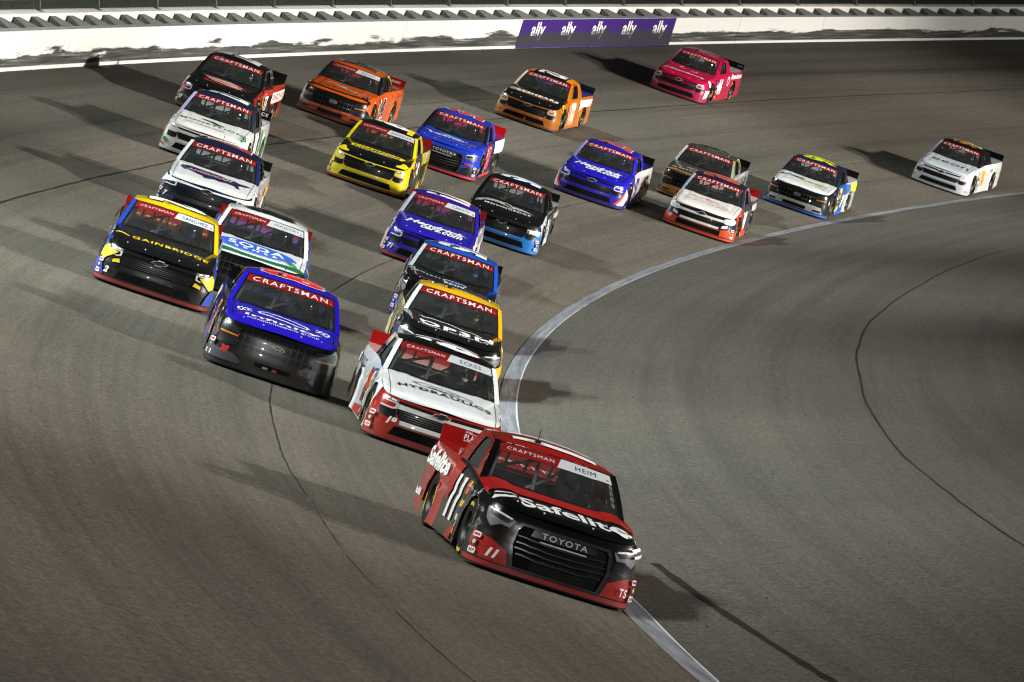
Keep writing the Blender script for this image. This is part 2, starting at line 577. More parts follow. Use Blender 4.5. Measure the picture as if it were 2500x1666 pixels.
# purple sponsor panel fixed to the barrier
BA0, BA1 = 157.42, 160.72
def bannermat(name, rgb):
    m, nt, b = nmat(name)
    uv = nd(nt, 'ShaderNodeUVMap')
    sx = nd(nt, 'ShaderNodeSeparateXYZ')
    nt.links.new(uv.outputs[0], sx.inputs[0])
    cu = nd(nt, 'ShaderNodeCombineXYZ')
    nt.links.new(mth(nt, 'MULTIPLY', sx.outputs[0], .3), cu.inputs[0]); nt.links.new(mth(nt, 'MULTIPLY', sx.outputs[1], 2), cu.inputs[1])
    n1 = noise(nt, cu.outputs[0], 1.3, 6, .7)
    edge = mth(nt, 'ADD', .14, mth(nt, 'MULTIPLY', n1, .95))
    f = mth(nt, 'MULTIPLY', mth(nt, 'SUBTRACT', edge, sx.outputs[1]), 9.0, clamp=True)
    f = mth(nt, 'MULTIPLY', f, mth(nt, 'GREATER_THAN', sx.outputs[1], .06))
    f = mth(nt, 'MULTIPLY', f, .92)
    nt.links.new(mixc(nt, f, lin(rgb), (.03, .028, .03)), b.inputs['Base Color'])
    b.inputs['Roughness'].default_value = .45
    return m
banner = swept('sponsor_banner', [(-.006, .09), (-.006, 1.02), (-.022, 1.02), (-.022, .005), (-.012, .005)], BA0, BA1, 24, bannermat('purple_banner', (52, 23, 102)), uv=True,
    label='purple banner with five white ally logos on the white barrier wall', category='banner')

# catch fence on top of the concrete
fence = empty('catch_fence', Matrix.Translation(tp(WALL_R + .9, 160)), label='tall steel catch fence of posts, cables and mesh on the outside wall', category='fence')
def fparent(o):
    o.parent = fence
    o.matrix_parent_inverse = fence.matrix_world.inverted()
    return o
FO = .93
def fpt(h, ph, o_=0.0):
    return wall_pt(FO, 1.2, ph) + Vector((0, 0, h)) - er(math.radians(ph)) * o_
FSP = 5.9 / 273 * 180 / PI
ph = WP0 + .3
while ph < WP1:
    V, Fc = [], []
    e = er(math.radians(ph))
    for (x0, x1, y0, y1) in ((-.05, .05, -.006, .006), (-.05, -.042, -.04, .04), (.042, .05, -.04, .04)):
        box_geo(V, Fc, x0, x1, y0, y1, -.02, 5.2)
    box_geo(V, Fc, -.11, .11, -.10, .10, -.02, .02)
    t = Vector((-e.y, e.x, 0))
    V = [fpt(v.z, ph) + e * v.x + t * v.y for v in V]
    fparent(link_mesh('post', mesh_from('post', V, Fc), m_post))
    ph += FSP
for h in (.30, .9, 1.6, 2.4, 3.2, 4.2):
    V, Fc = [], []
    n = 120
    tube_geo(V, Fc, [fpt(h, WP0 + (WP1 - WP0) * i / n, .07) for i in range(n + 1)], .012, 5)
    fparent(link_mesh('cable', mesh_from('cable', V, Fc), m_wire))
V, Fc = [], []
dphi = .16 / 273 * 180 / PI
ph = WP0
while ph < WP1:
    for s in (-1, 1):
        d_ = s * 1.5 / 273 * 180 / PI
        p, q = fpt(.02, ph, .06), fpt(3.4, ph + d_, .06)
        a = Vector((0, 0, .006)); b_ = er(math.radians(ph)) * .006
        i = len(V)
        V += [p - a, p + a, p + b_, q - a, q + a, q + b_]
        Fc += [(i, i + 1, i + 4, i + 3), (i + 1, i + 2, i + 5, i + 4), (i + 2, i, i + 3, i + 5)]
    ph += dphi
fparent(link_mesh('chain_link', mesh_from('chain_link', V, Fc), m_wire, kind='stuff'))

# crumbs of tyre rubber thrown onto the paving
V, Fc = [], []
rg = random.Random(4)
for i in range(90):
    r, ph = (rg.uniform(-6, -.6), rg.uniform(166, 187.5)) if i < 60 else (rg.uniform(10.5, 15.4), rg.uniform(158, 186))
    p = tp(r, ph) - CTR
    e = er(math.radians(ph)); t_ = Vector((-e.y, e.x, 0))
    a, b_, c = rg.uniform(.012, .04), rg.uniform(.008, .018), rg.uniform(.006, .015)
    q = rg.uniform(0, PI)
    u1, u2 = e * math.cos(q) + t_ * math.sin(q), -e * math.sin(q) + t_ * math.cos(q)
    k = len(V)
    V += [p + u1 * a, p + u2 * b_, p - u1 * a * .8, p - u2 * b_, p + Vector((0, 0, c)) + u1 * a * .2]
    Fc += [(k, k + 1, k + 4), (k + 1, k + 2, k + 4), (k + 2, k + 3, k + 4), (k + 3, k, k + 4)]
deb = link_mesh('rubber_crumbs', mesh_from('rubber_crumbs', V, Fc), M['rubber'], kind='stuff', label='small black crumbs of tyre rubber scattered on the paving', category='debris')
deb.location = CTR

# ================================================================== RACE TRUCK GEOMETRY
# local frame of a truck: x forward (nose at 0, tail at -5.25), y to the driver's left, z up
def interp(tab, x):
    """monotone smooth interpolation through (x, y) pairs given in increasing x"""
    if x <= tab[0][0]:
        return tab[0][1]
    if x >= tab[-1][0]:
        return tab[-1][1]
    for i in range(len(tab) - 1):
        if x <= tab[i + 1][0]:
            break
    (x0, y0), (x1, y1) = tab[i], tab[i + 1]
    def sl(j):
        if j <= 0:
            return (tab[1][1] - tab[0][1]) / (tab[1][0] - tab[0][0])
        if j >= len(tab) - 1:
            return (tab[-1][1] - tab[-2][1]) / (tab[-1][0] - tab[-2][0])
        return (tab[j + 1][1] - tab[j - 1][1]) / (tab[j + 1][0] - tab[j - 1][0])
    m0, m1, h = sl(i), sl(i + 1), x1 - x0
    t = (x - x0) / h
    return (2*t**3-3*t*t+1)*y0 + (t**3-2*t*t+t)*h*m0 + (-2*t**3+3*t*t)*y1 + (t**3-t*t)*h*m1

_plan = [(0, 0), (-.004, .2), (-.022, .4), (-.058, .6), (-.105, .74), (-.165, .84), (-.25, .915), (-.36, .96), (-.50, .98), (-.75, .99),
         (-1.1, .992), (-1.6, .985), (-2.2, .98), (-3.0, .982), (-3.6, .99), (-4.2, .99), (-4.8, .98), (-5.05, .965), (-5.2, .93), (-5.25, .88)]
def _cr(p0, p1, p2, p3, t):
    return tuple(.5 * (2*b + (c-a)*t + (2*a-5*b+4*c-d)*t*t + (3*b-a-3*c+d)*t**3) for a, b, c, d in zip(p0, p1, p2, p3))
PLAN = []
for i in range(len(_plan) - 1):
    p0 = _plan[i - 1] if i else (_plan[1][0], -_plan[1][1])
    p3 = _plan[i + 2] if i + 2 < len(_plan) else _plan[-1]
    for k in range(12):
        PLAN.append(_cr(p0, _plan[i], _plan[i + 1], p3, k / 12))
PLAN.append(_plan[-1])
ARC = [0.0]
for a, b_ in zip(PLAN, PLAN[1:]):
    ARC.append(ARC[-1] + math.hypot(b_[0] - a[0], b_[1] - a[1]))
SMAX = ARC[-1]
import bisect as _bis
def plan(s):
    """plan point and outward normal at arc length s from the nose centre (s>0 on the driver's left)"""
    sg = 1 if s >= 0 else -1
    a = min(abs(s), SMAX - 1e-6)
    i = min(max(_bis.bisect_right(ARC, a) - 1, 0), len(PLAN) - 2)
    t = (a - ARC[i]) / (ARC[i + 1] - ARC[i])
    x = PLAN[i][0] + (PLAN[i + 1][0] - PLAN[i][0]) * t
    y = PLAN[i][1] + (PLAN[i + 1][1] - PLAN[i][1]) * t
    def tg(j):
        j0, j1 = max(j - 1, 0), min(j + 1, len(PLAN) - 1)
        return PLAN[j1][0] - PLAN[j0][0], (PLAN[j1][1] - PLAN[j0][1]) if j else PLAN[1][1]
    if i == 0 and t == 0:
        tx, ty = 0, 1
    else:
        ta, tb = tg(i), tg(i + 1)
        la, lb = math.hypot(*ta), math.hypot(*tb)
        tx = ta[0] / la * (1 - t) + tb[0] / lb * t
        ty = ta[1] / la * (1 - t) + tb[1] / lb * t
        l = math.hypot(tx, ty); tx /= l; ty /= l
    # outward normal = tangent rotated by -90 deg: (ty, -tx)
    return x, y * sg, ty, -tx * sg
def s_of_y(y):
    sg = 1 if y >= 0 else -1
    y = abs(y)
    for i in range(len(PLAN) - 1):
        if PLAN[i + 1][1] >= y:
            t = (y - PLAN[i][1]) / max(PLAN[i + 1][1] - PLAN[i][1], 1e-9)
            return sg * (ARC[i] + t * (ARC[i + 1] - ARC[i]))
        if PLAN[i][0] < -1.2:
            break
    return sg * y
def s_of_x(x):
    for i in range(len(PLAN) - 1):
        if PLAN[i + 1][0] <= x:
            t = (x - PLAN[i][0]) / (PLAN[i + 1][0] - PLAN[i][0])
            return ARC[i] + t * (ARC[i + 1] - ARC[i])
    return SMAX

HOODZ = {
 'chevrolet': [(-1.7, .972), (-1.3, .918), (-.9, .858), (-.5, .793), (-.25, .748), (-.1, .716), (0, .69)],
 'ford':      [(-1.7, .970), (-1.3, .928), (-.9, .885), (-.5, .838), (-.25, .805), (-.1, .778), (0, .755)],
 'toyota':    [(-1.7, .970), (-1.3, .935), (-.9, .902), (-.5, .868), (-.25, .838), (-.1, .805), (0, .775)],
}
DTOP = [(0, .075), (.7, .08), (1.2, .09), (2.4, .09), (3.4, .085), (3.9, .07), (6.2, .06)]
def sstep(a, b, x):
    t = min(max((x - a) / (b - a), 0), 1)
    return t * t * (3 - 2 * t)

class Shape:
    """surfaces of one make of truck"""
    def __init__(self, make):
        self.make = make
        # edge tables for the hood
        self.edge = []
        for i in range(0, 140):
            s = i * .025
            x, y, nx, ny = plan(s)
            d = interp(DTOP, s)
            self.edge.append((x - nx * d, y - ny * d, s))
    def ye(self, x):
        e = self.edge
        for i in range(len(e) - 1):
            if e[i + 1][0] <= x:
                t = (x - e[i][0]) / min(e[i + 1][0] - e[i][0], -1e-9)
                return e[i][1] + t * (e[i + 1][1] - e[i][1])
        return e[-1][1]
    def xe(self, y):
        y = abs(y)
        e = self.edge
        for i in range(len(e) - 1):
            if e[i + 1][1] >= y:
                t = (y - e[i][1]) / max(e[i + 1][1] - e[i][1], 1e-9)
                return e[i][0] + t * (e[i + 1][0] - e[i][0])
            if e[i][0] < -1.0:
                break
        return -.9
    def zh(self, x, y):
        z = interp(HOODZ[self.make], x)
        de = max(self.ye(x) - abs(y), 0)
        df = max(self.xe(y) - x, 0)
        z -= .032 * max(0, 1 - de / .17) ** 2 + .03 * max(0, 1 - df / .16) ** 2
        z += .010 * (1 - (y / .95) ** 2)
        a = abs(y)
        ridge = sstep(.66, .58, a) * sstep(-.12, -.4, x) * .013 if self.make != 'toyota' else (sstep(.52, .60, a) * sstep(.86, .72, a)) * sstep(-.1, -.35, x) * .022
        return z + ridge
    def belt(self, x):
        return interp([(-5.3, 1.0), (-4.6, 1.012), (-3.4, 1.012), (-2.6, .995), (-1.9, .962), (-1.55, .944)], x)
    def ztop(self, s):
        x, y, nx, ny = plan(s)
        d = interp(DTOP, abs(s))
        xt, yt = x - nx * d, y - ny * d
        zb = self.belt(x)
        zhh = self.zh(xt, yt) if xt > -1.75 else zb
        k = sstep(-1.3, -1.65, xt)
        return zhh * (1 - k) + zb * k
    def wrap(self, s, z):
        x, y, nx, ny = plan(s)
        a = abs(s)
        zt = self.ztop(s)
        t = z / zt
        u = min(max((t - .52) / .48, 0), 1.1)
        d = interp(DTOP, a) * (.38 * u + .62 * u ** 4)
        f = sstep(1.5, .9, a)
        low = max(0, .32 - z)
        d += f * (-.05 * sstep(.5, .25, z) * .5) + (1 - f) * (-.09 * low)
        # crease along the flank
        d += (1 - f) * .012 * math.exp(-((z - .62) / .05) ** 2)
        # flared wheel openings
        for xw in (-.98, -3.86):
            q = math.hypot(x - xw, z - .34)
            d -= .018 * math.exp(-((q - .42) / .07) ** 2) * (1 - f * .5)
        return Vector((x - nx * d, y - ny * d, z))
    def hood(self, a, b):
        return Vector((-b, a, self.zh(-b, a)))
    def ws(self, u, v):
        yb, yt = u * .84, u * .706
        xb = -1.40 - .155 * u * u
        zb = self.zh(xb, yb) + .004
        xt, zt = -2.085 - .055 * u * u, 1.400 - .026 * u * u
        q = .022 * math.sin(PI * min(max(v, 0), 1))
        return Vector((xb + (xt - xb) * v + .5 * q, yb + (yt - yb) * v, zb + (zt - zb) * v + .85 * q))
    def roofz(self, x, y):
        zc = interp([(-3.2, 1.478), (-3.0, 1.493), (-2.75, 1.5), (-2.5, 1.488), (-2.3, 1.458), (-2.085, 1.404)], x)
        drop = interp([(-3.2, .085), (-2.6, .088), (-2.3, .065), (-2.085, .032)], x)
        return zc - drop * (abs(y) / .74) ** 2.3
    def roof(self, a, b):
        return Vector((a - 2.6, b, self.roofz(a - 2.6, b)))
    def gy(self, z):
        return .900 - .155 * (z - .945) / .455 + .012 * math.sin(PI * min(max((z - .945) / .455, 0), 1))
    def cab_l(self, a, z):
        return Vector((-a, self.gy(z), z))
    def cab_r(self, a, z):
        return Vector((a, -self.gy(z), z))
    def rear(self, a, z):
        # a>0: driver's left seen from behind is on the left, so mirror
        x = -3.13 - .29 * (1.45 - z) / .45 + .05 * (abs(a) / .8) ** 2
        return Vector((x, -a, z))
    def spoil(self, a, h):
        return Vector((-5.08 - .42 * h - .05 * (1 - (a / .93) ** 2), a, 1.0 + h))
    def bed(self, a, b):
        return Vector((-b, a, .985 + .045 * sstep(3.6, 5.0, b)))
    def tail(self, a, z):
        return Vector((-5.255 - .02 * (1 - (a / .9) ** 2), -a, z))

# ------------------------------------------------------------------ patches: any 2D outline laid on one of those surfaces
def finish2d(bm, step):
    bm.verts.ensure_lookup_table()
    xs = [v.co.x for v in bm.verts]; ys = [v.co.y for v in bm.verts]
    if not xs:
        return
    for ax, lo, hi in ((0, min(xs), max(xs)), (1, min(ys), max(ys))):
        k = math.ceil(lo / step + 1e-6)
        while k * step < hi - 1e-5:
            co = [0, 0, 0]; co[ax] = k * step
            no = [0, 0, 0]; no[ax] = 1
            bmesh.ops.bisect_plane(bm, geom=bm.verts[:] + bm.edges[:] + bm.faces[:], plane_co=co, plane_no=no, dist=1e-6)
            k += 1

def map_mesh(name, bm, surf, off=0.0, thick=0.0):
    eps = 2e-3
    VN, P = [], []
    bm.verts.index_update()
    for v in bm.verts:
        a, b_ = v.co.x, v.co.y
        p = surf(a, b_)
        n = (surf(a + eps, b_) - surf(a - eps, b_)).cross(surf(a, b_ + eps) - surf(a, b_ - eps))
        n = n.normalized() if n.length > 1e-12 else Vector((0, 0, 1))
        P.append(p + n * off); VN.append(n)
    Fc = [tuple(v.index for v in f.verts) for f in bm.faces]
    me = bpy.data.meshes.new(name)
    if thick > 0:
        n0 = len(P)
        bnd = [(e.verts[0].index, e.verts[1].index, e.link_faces[0]) for e in bm.edges if len(e.link_faces) == 1]
        P2 = P + [p - n * (thick + off) for p, n in zip(P, VN)]
        F2 = list(Fc)
        for a, b_, f in bnd:
            vs = [v.index for v in f.verts]
            i = vs.index(a)
            if vs[(i + 1) % len(vs)] != b_:
                a, b_ = b_, a
            F2.append((b_, a, a + n0, b_ + n0))
        me.from_pydata([tuple(p) for p in P2], [], F2)
        me.update()
        me.shade_smooth()
        nf = len(Fc)
        cn = []
        for poly in me.polygons:
            for li in poly.loop_indices:
                vi = me.loops[li].vertex_index
                cn.append(tuple(VN[vi]) if poly.index < nf else tuple(poly.normal))
        me.normals_split_custom_set(cn)
    else:
        me.from_pydata([tuple(p) for p in P], [], Fc)
        me.update()
        me.shade_smooth()
        me.normals_split_custom_set_from_vertices([tuple(n) for n in VN])
    me.materials.append(None)
    return me

def poly_bm(loops):
    """loops: [outer, hole, hole...] of 2D points -> filled bmesh, faces counter-clockwise"""
    bm = bmesh.new()
    flat = [p for l in loops for p in l]
    tris = tessellate_polygon([[Vector((p[0], p[1], 0)) for p in l] for l in loops])
    vs = [bm.verts.new((p[0], p[1], 0)) for p in flat]
    for t in tris:
        a, b_, c = (flat[i] for i in t)
        ar = (b_[0]-a[0])*(c[1]-a[1]) - (c[0]-a[0])*(b_[1]-a[1])
        if abs(ar) < 1e-12:
            continue
        t = t if ar > 0 else t[::-1]
        try:
            bm.faces.new([vs[i] for i in t])
        except ValueError:
            pass
    return bm

def patch(name, surf, loops, step=.07, off=0.0, thick=0.0):
    if loops and isinstance(loops[0][0], (int, float)):
        loops = [loops]
    bm = poly_bm(loops)
    finish2d(bm, step)
    me = map_mesh(name, bm, surf, off, thick)
    bm.free()
    return me

_fonts = {}
def text_tris(txt, bold, shear):
    key = (txt, bold, shear)
    if key in _fonts:
        return _fonts[key]
    c = bpy.data.curves.new('lettering', 'FONT')
    c.body = txt
    c.size = 1.0
    c.shear = shear
    c.offset = bold
    c.resolution_u = 3
    c.space_character = 1.2 if txt.isupper() else 1.0
    c.fill_mode = 'FRONT'
    o = bpy.data.objects.new('lettering', c)
    me = o.to_mesh()
    vs = [(v.co.x, v.co.y) for v in me.vertices]
    fs = [tuple(p.vertices) for p in me.polygons]
    o.to_mesh_clear()
    bpy.data.objects.remove(o)
    bpy.data.curves.remove(c)
    x0, x1 = min(v[0] for v in vs), max(v[0] for v in vs)
    y0, y1 = min(v[1] for v in vs), max(v[1] for v in vs)
    vs = [((v[0] - x0) / (x1 - x0), (v[1] - y0) / (y1 - y0)) for v in vs]
    _fonts[key] = (vs, fs)
    return _fonts[key]

def text_patch(name, surf, txt, cx, cy, w_, h, rot=0.0, bold=.02, shear=0.0, arch=0.0, off=.004, step=.09, flipx=False):
    """lettering w_ wide and h tall centred at (cx, cy) of a surface"""
    vs, fs = text_tris(txt, bold, shear)
    bm = bmesh.new()
    cr, sr = math.cos(rot), math.sin(rot)
    vv = []
    for u, v in vs:
        x, y = (u - .5) * w_, (v - .5) * h
        y += arch * (1 - (2 * u - 1) ** 2)
        if flipx:
            x = -x
        vv.append(bm.verts.new((cx + x * cr - y * sr, cy + x * sr + y * cr, 0)))
    for f in fs:
        try:
            bm.faces.new([vv[i] for i in f])
        except ValueError:
            pass
    for f in bm.faces:
        f.normal_update()
    flip = [f for f in bm.faces if f.normal.z < 0]
    if flip:
        bmesh.ops.reverse_faces(bm, faces=flip)
    finish2d(bm, step)
    me = map_mesh(name, bm, surf, off)
    bm.free()
    return me

# ------------------------------------------------------------------ 2D outlines
def rect(x0, y0, x1, y1):
    return [(x0, y0), (x1, y0), (x1, y1), (x0, y1)]
def rrect(x0, y0, x1, y1, r, n=4):
    P = []
    for cx, cy, a0 in ((x1 - r, y0 + r, -90), (x1 - r, y1 - r, 0), (x0 + r, y1 - r, 90), (x0 + r, y0 + r, 180)):
        for k in range(n + 1):
            a = math.radians(a0 + 90 * k / n)
            P.append((cx + r * math.cos(a), cy + r * math.sin(a)))
    return P
def ellipse(cx, cy, a, b_, n=28, rot=0.0):
    return [(cx + a * math.cos(2*PI*k/n) * math.cos(rot) - b_ * math.sin(2*PI*k/n) * math.sin(rot),
             cy + a * math.cos(2*PI*k/n) * math.sin(rot) + b_ * math.sin(2*PI*k/n) * math.cos(rot)) for k in range(n)]
def mir(P):
    return [(-x, y) for x, y in reversed(P)]
def NY(P):
    """outline given by (y, z) on the nose -> (arc length, z)"""
    return [(s_of_y(y), z) for y, z in P]
def stroke(pts, w0, w1=None):
    """a brush stroke along points, tapering from w0 to w1"""
    w1 = w0 if w1 is None else w1
    L, Rr = [], []
    n = len(pts)
    for i, p in enumerate(pts):
        a, b_ = pts[max(i - 1, 0)], pts[min(i + 1, n - 1)]
        dx, dy = b_[0] - a[0], b_[1] - a[1]
        l = math.hypot(dx, dy) or 1
        ww = (w0 + (w1 - w0) * i / (n - 1)) / 2
        L.append((p[0] - dy / l * ww, p[1] + dx / l * ww))
        Rr.append((p[0] + dy / l * ww, p[1] - dx / l * ww))
    return Rr + L[::-1]

# ------------------------------------------------------------------ meshes shared by all trucks of a make
ARCH_R = .405
def side_outline(sh, x0, x1, gap=.005, arch=None, zb=.10, kick=0.0):
    s0, s1 = s_of_x(x0) + gap, s_of_x(x1) - gap
    top = []
    n = max(3, int((s1 - s0) / .06))
    for i in range(n + 1):
        s = s1 + (s0 - s1) * i / n
        top.append((s, sh.ztop(s)))
    bot = []
    if arch:
        sc = s_of_x(arch)
        zc = .345
        a0 = math.acos(max(-1, min(1, (zb - zc) / ARCH_R)))
        arc_ = []
        for k in range(19):
            t = -a0 + 2 * a0 * k / 18
            arc_.append((sc + ARCH_R * math.sin(t), zc + ARCH_R * math.cos(t)))
        arc_ = [q for q in arc_ if s0 < q[0] < s1]
        bot = [(s0, zb)] + arc_ + [(s1, zb + kick)]
    else:
        bot = [(s0, zb), (s1, zb + kick)]
    return bot + top

def lathe(prof, n=36):
    V, Fc = [], []
    k = len(prof)
    for i in range(n):
        t = 2 * PI * i / n
        for y, r in prof:
            V.append(Vector((r * math.cos(t), y, r * math.sin(t))))
    for i in range(n):
        j = (i + 1) % n
        for q in range(k - 1):
            Fc.append((i * k + q, i * k + q + 1, j * k + q + 1, j * k + q))
    return V, Fc

KIT = {}
def build_kit(make):
    sh = Shape(make)
    K = {'shape': sh}
    w_ = sh.wrap
    XN = -.55
    sN = s_of_x(XN) - .004
    # nose: the wrapped front, from one wheel opening to the other
    n = 60
    top = [(sN - 2 * sN * i / n, 0) for i in range(n + 1)]
    top = [(s, sh.ztop(s)) for s, _ in top]
    K['nose'] = patch('nose', w_, [(-sN, .085), (sN, .085)] + top, .05)
    K['front_lip'] = patch('front_lip', w_, rect(-sN + .02, .068, sN - .02, .122), .05, off=.014, thick=.03)
    for key, x0, x1, arch, kick in (('fender', XN, -1.66, -.98, 0), ('door', -1.66, -3.02, None, 0), ('quarter_panel', -3.02, -5.23, -3.86, .12)):
        L = patch(key, w_, side_outline(sh, x0, x1, arch=arch, kick=kick), .06)
        Rr = patch(key, w_, mir(side_outline(sh, x0, x1, arch=arch, kick=kick)), .06)
        K[key + '_l'], K[key + '_r'] = L, Rr
    # hood
    s1 = s_of_x(-1.52)
    edge = [e for e in sh.edge if e[0] > -1.56]
    out = [(-e[1], -e[0]) for e in reversed(edge[1:])] + [(e[1], -e[0]) for e in edge]
    out = out  # from right rear round the front to left rear
    back = []
    for i in range(21):
        u = 1.03 - 2.06 * i / 20
        back.append((u * .84, 1.40 + .155 * u * u - .004))
    out = [(y, b_ + .006) for y, b_ in out]
    K['hood'] = patch('hood', sh.hood, out + back, .06)
    K['windshield'] = patch('windshield', sh.ws, [(-1, 0)] + [(-1 + .1 * i, 0) for i in range(1, 20)] + [(1, 0), (1, 1)] + [(1 - .1 * i, 1) for i in range(1, 20)] + [(-1, 1)], .1)
    K['pillar_l'] = patch('windshield_pillar', sh.ws, rect(.985, -.03, 1.075, 1.02), .08, off=.012, thick=.03)
    K['pillar_r'] = patch('windshield_pillar', sh.ws, rect(-1.075, -.03, -.985, 1.02), .08, off=.012, thick=.03)
    # roof
    rr = []
    for i in range(21):
        u = -1.07 + 2.14 * i / 20
        rr.append((-(-2.085 - .055 * u * u), u * .70))
    roof_out = [(-x + 2.6, y) for x, y in rr]           # front edge, right to left (a = x+2.6)
    rear_e = [(-3.14 + .04 * (y / .742) ** 2 + 2.6, y) for y in [.742 - .0742 * 2 * i for i in range(11)]]
    K['roof'] = patch('roof', sh.roof, roof_out + [(-2.5 + 2.6, .742), (-2.9 + 2.6, .742)] + rear_e + [(-2.9 + 2.6, -.742), (-2.5 + 2.6, -.742)], .07)
    # cab sides with window openings (left given in a = -x so that it reads from outside)
    outl = [(1.56, .935), (3.44, 1.0), (3.40, 1.06), (3.14, 1.402), (2.9, 1.414), (2.6, 1.405), (2.35, 1.388), (2.155, 1.365)]
    hole = [(1.93, 1.005), (2.23, 1.318), (2.34, 1.345), (2.62, 1.352), (2.72, 1.335), (2.76, 1.29), (2.80, 1.04), (2.77, 1.01)]
    K['cab_side_l'] = patch('cab_side', sh.cab_l, [outl, hole], .09)
    K['cab_side_r'] = patch('cab_side', sh.cab_r, [mir(outl), mir(hole)], .09)
    nets = []
    for i in range(10):
        for j in range(5):
            a0, z0 = 1.98 + i * .08, 1.025 + j * .064
            cell = rect(a0, z0, a0 + .064, z0 + .050)
            if all(1.97 + (z - 1.0) * .93 < a < 2.76 - (z - 1.0) * .12 and z < 1.335 for a, z in cell):
                nets.append(cell[::-1])
    K['window_net'] = patch('window_net', sh.cab_l, [hole] + nets, .2, off=-.03)
    K['side_window'] = patch('side_window', sh.cab_r, mir(hole), .09, off=-.02)
    ro = [(-.90, 1.0), (.90, 1.0), (.745, 1.40), (.5, 1.448), (.25, 1.468), (0, 1.478), (-.25, 1.468), (-.5, 1.448), (-.745, 1.40)]
    rh = rrect(-.66, 1.045, .66, 1.40, .05)
    rh = [(x * (1 - .25 * (z - 1.045)), z) for x, z in rh]
    K['cab_rear'] = patch('cab_rear', sh.rear, [ro, rh], .1)
    K['rear_window'] = patch('rear_window', sh.rear, rh, .1, off=-.01)
    # bed
    def bl(b_):
        s = s_of_x(-b_)
        x, y, nx, ny = plan(s)
        return y - interp(DTOP, s) + .005
    bs = [3.40 + (5.20 - 3.40) * i / 10 for i in range(11)]
    K['bed_cover'] = patch('bed_cover', sh.bed, [(-bl(b_), b_) for b_ in bs] + [(bl(b_), b_) for b_ in reversed(bs)], .12)
    K['tailgate'] = patch('tailgate', sh.tail, rrect(-.90, .22, .90, 1.0, .06), .12)
    K['spoiler'] = patch('spoiler', sh.spoil, [(-.89, .02), (.89, .02), (.89, .225), (-.89, .225)], .12, off=.0, thick=.008)
    V, Fc = [], []
    for y in (-.62, -.2, .2, .62):
        i = len(V)
        V += [Vector(p) for p in ((-5.16, y - .006, 1.01), (-5.24, y - .006, 1.01), (-5.23, y - .006, 1.18), (-5.16, y + .006, 1.01), (-5.24, y + .006, 1.01), (-5.23, y + .006, 1.18))]
        Fc += [(i, i+1, i+2), (i+5, i+4, i+3), (i, i+3, i+4, i+1), (i+1, i+4, i+5, i+2), (i+2, i+5, i+3, i)]
    K['spoiler_brace'] = mesh_from('spoiler_brace', V, Fc)
    # splitter blade
    V, Fc = [], []
    m_ = 30
    ss = s_of_x(-.62)
    for i in range(m_ + 1):
        s = -ss + 2 * ss * i / m_
        x, y, nx, ny = plan(s)
        f = 1 - (s / ss) ** 4
        V += [Vector((x + nx * .05 * f, y + ny * .035, .05)), Vector((x + nx * .05 * f, y + ny * .035, .068)), Vector((-.62, y * .95, .068)), Vector((-.62, y * .95, .05))]
    for i in range(m_):
        for q in range(4):
            a = i * 4 + q; b_ = i * 4 + (q + 1) % 4
            Fc.append((a, b_, b_ + 4, a + 4))
    K['splitter'] = mesh_from('splitter', V, Fc)
    # floor pan and cockpit
    V, Fc = [], []
    box_geo(V, Fc, -5.1, -.5, -.80, .80, .10, .14)
    K['floor_pan'] = mesh_from('floor_pan', V, Fc)
    V, Fc = [], []
    x0, x1, y1, z0, z1 = -3.36, -1.62, .865, .15, .955
    V += [Vector(p) for p in ((x1,-y1,z0),(x1,y1,z0),(x0,y1,z0),(x0,-y1,z0),(x1,-y1,z1-.04),(x1,y1,z1-.04),(x0,y1,1.0),(x0,-y1,1.0))]
    Fc += [(0,1,2,3),(0,4,5,1),(1,5,6,2),(2,6,7,3),(3,7,4,0)]
    K['cockpit_tub'] = mesh_from('cockpit_tub', V, Fc)
    # dashboard following the base of the windshield
    V, Fc = [], []
    for i in range(13):
        u = -1 + i / 6
        p = sh.ws(u, .0)
        V += [Vector((p.x - .01, p.y, p.z - .014)), Vector((-1.98 - .03 * u * u, u * .83, .93 + .02 * (1 - u * u))), Vector((-2.0, u * .83, .70))]
    for i in range(12):
        for q in range(2):
            a = i * 3 + q
            Fc.append((a, a + 3, a + 4, a + 1))
    K['dashboard'] = mesh_from('dashboard', V, Fc)
    # roll cage, each a group of welded tubes
    V, Fc = [], []
    for sg in (-1, 1):
        tube_geo(V, Fc, [(-1.68, sg * .79, .60), (-1.74, sg * .77, .95), (-2.20, sg * .655, 1.335), (-2.5, sg * .64, 1.40), (-2.86, sg * .64, 1.385), (-2.93, sg * .72, .98), (-2.95, sg * .78, .2)], .024)
        tube_geo(V, Fc, [(-2.88, sg * .50, 1.385), (-3.35, sg * .55, 1.0)], .022)
        tube_geo(V, Fc, [(-1.72, sg * .80, .72), (-2.93, sg * .80, .72)], .022)
    tube_geo(V, Fc, [(-2.20, -.64, 1.335), (-2.20, .64, 1.335)], .022)
    tube_geo(V, Fc, [(-2.86, -.63, 1.385), (-2.86, .63, 1.385)], .024)
    tube_geo(V, Fc, [(-2.93, -.72, .95), (-2.88, .2, 1.37)], .022)
    tube_geo(V, Fc, [(-2.93, -.78, .62), (-2.93, .78, .62)], .022)
    tube_geo(V, Fc, [(-2.20, -.17, 1.335), (-1.78, -.22, .93)], .024)
    K['roll_cage'] = mesh_from('roll_cage', V, Fc, True)
    V, Fc = [], []
    tube_geo(V, Fc, [(-1.80, -.30, .955), (-2.30, .02, 1.10), (-2.84, .28, 1.25)], .02)
    K['cage_brace'] = mesh_from('cage_brace', V, Fc, True)
    V, Fc = [], []
    for y in (-.34, -.08, .22):
        box_geo(V, Fc, -3.20, -3.19, y - .016, y + .016, 1.04, 1.42)
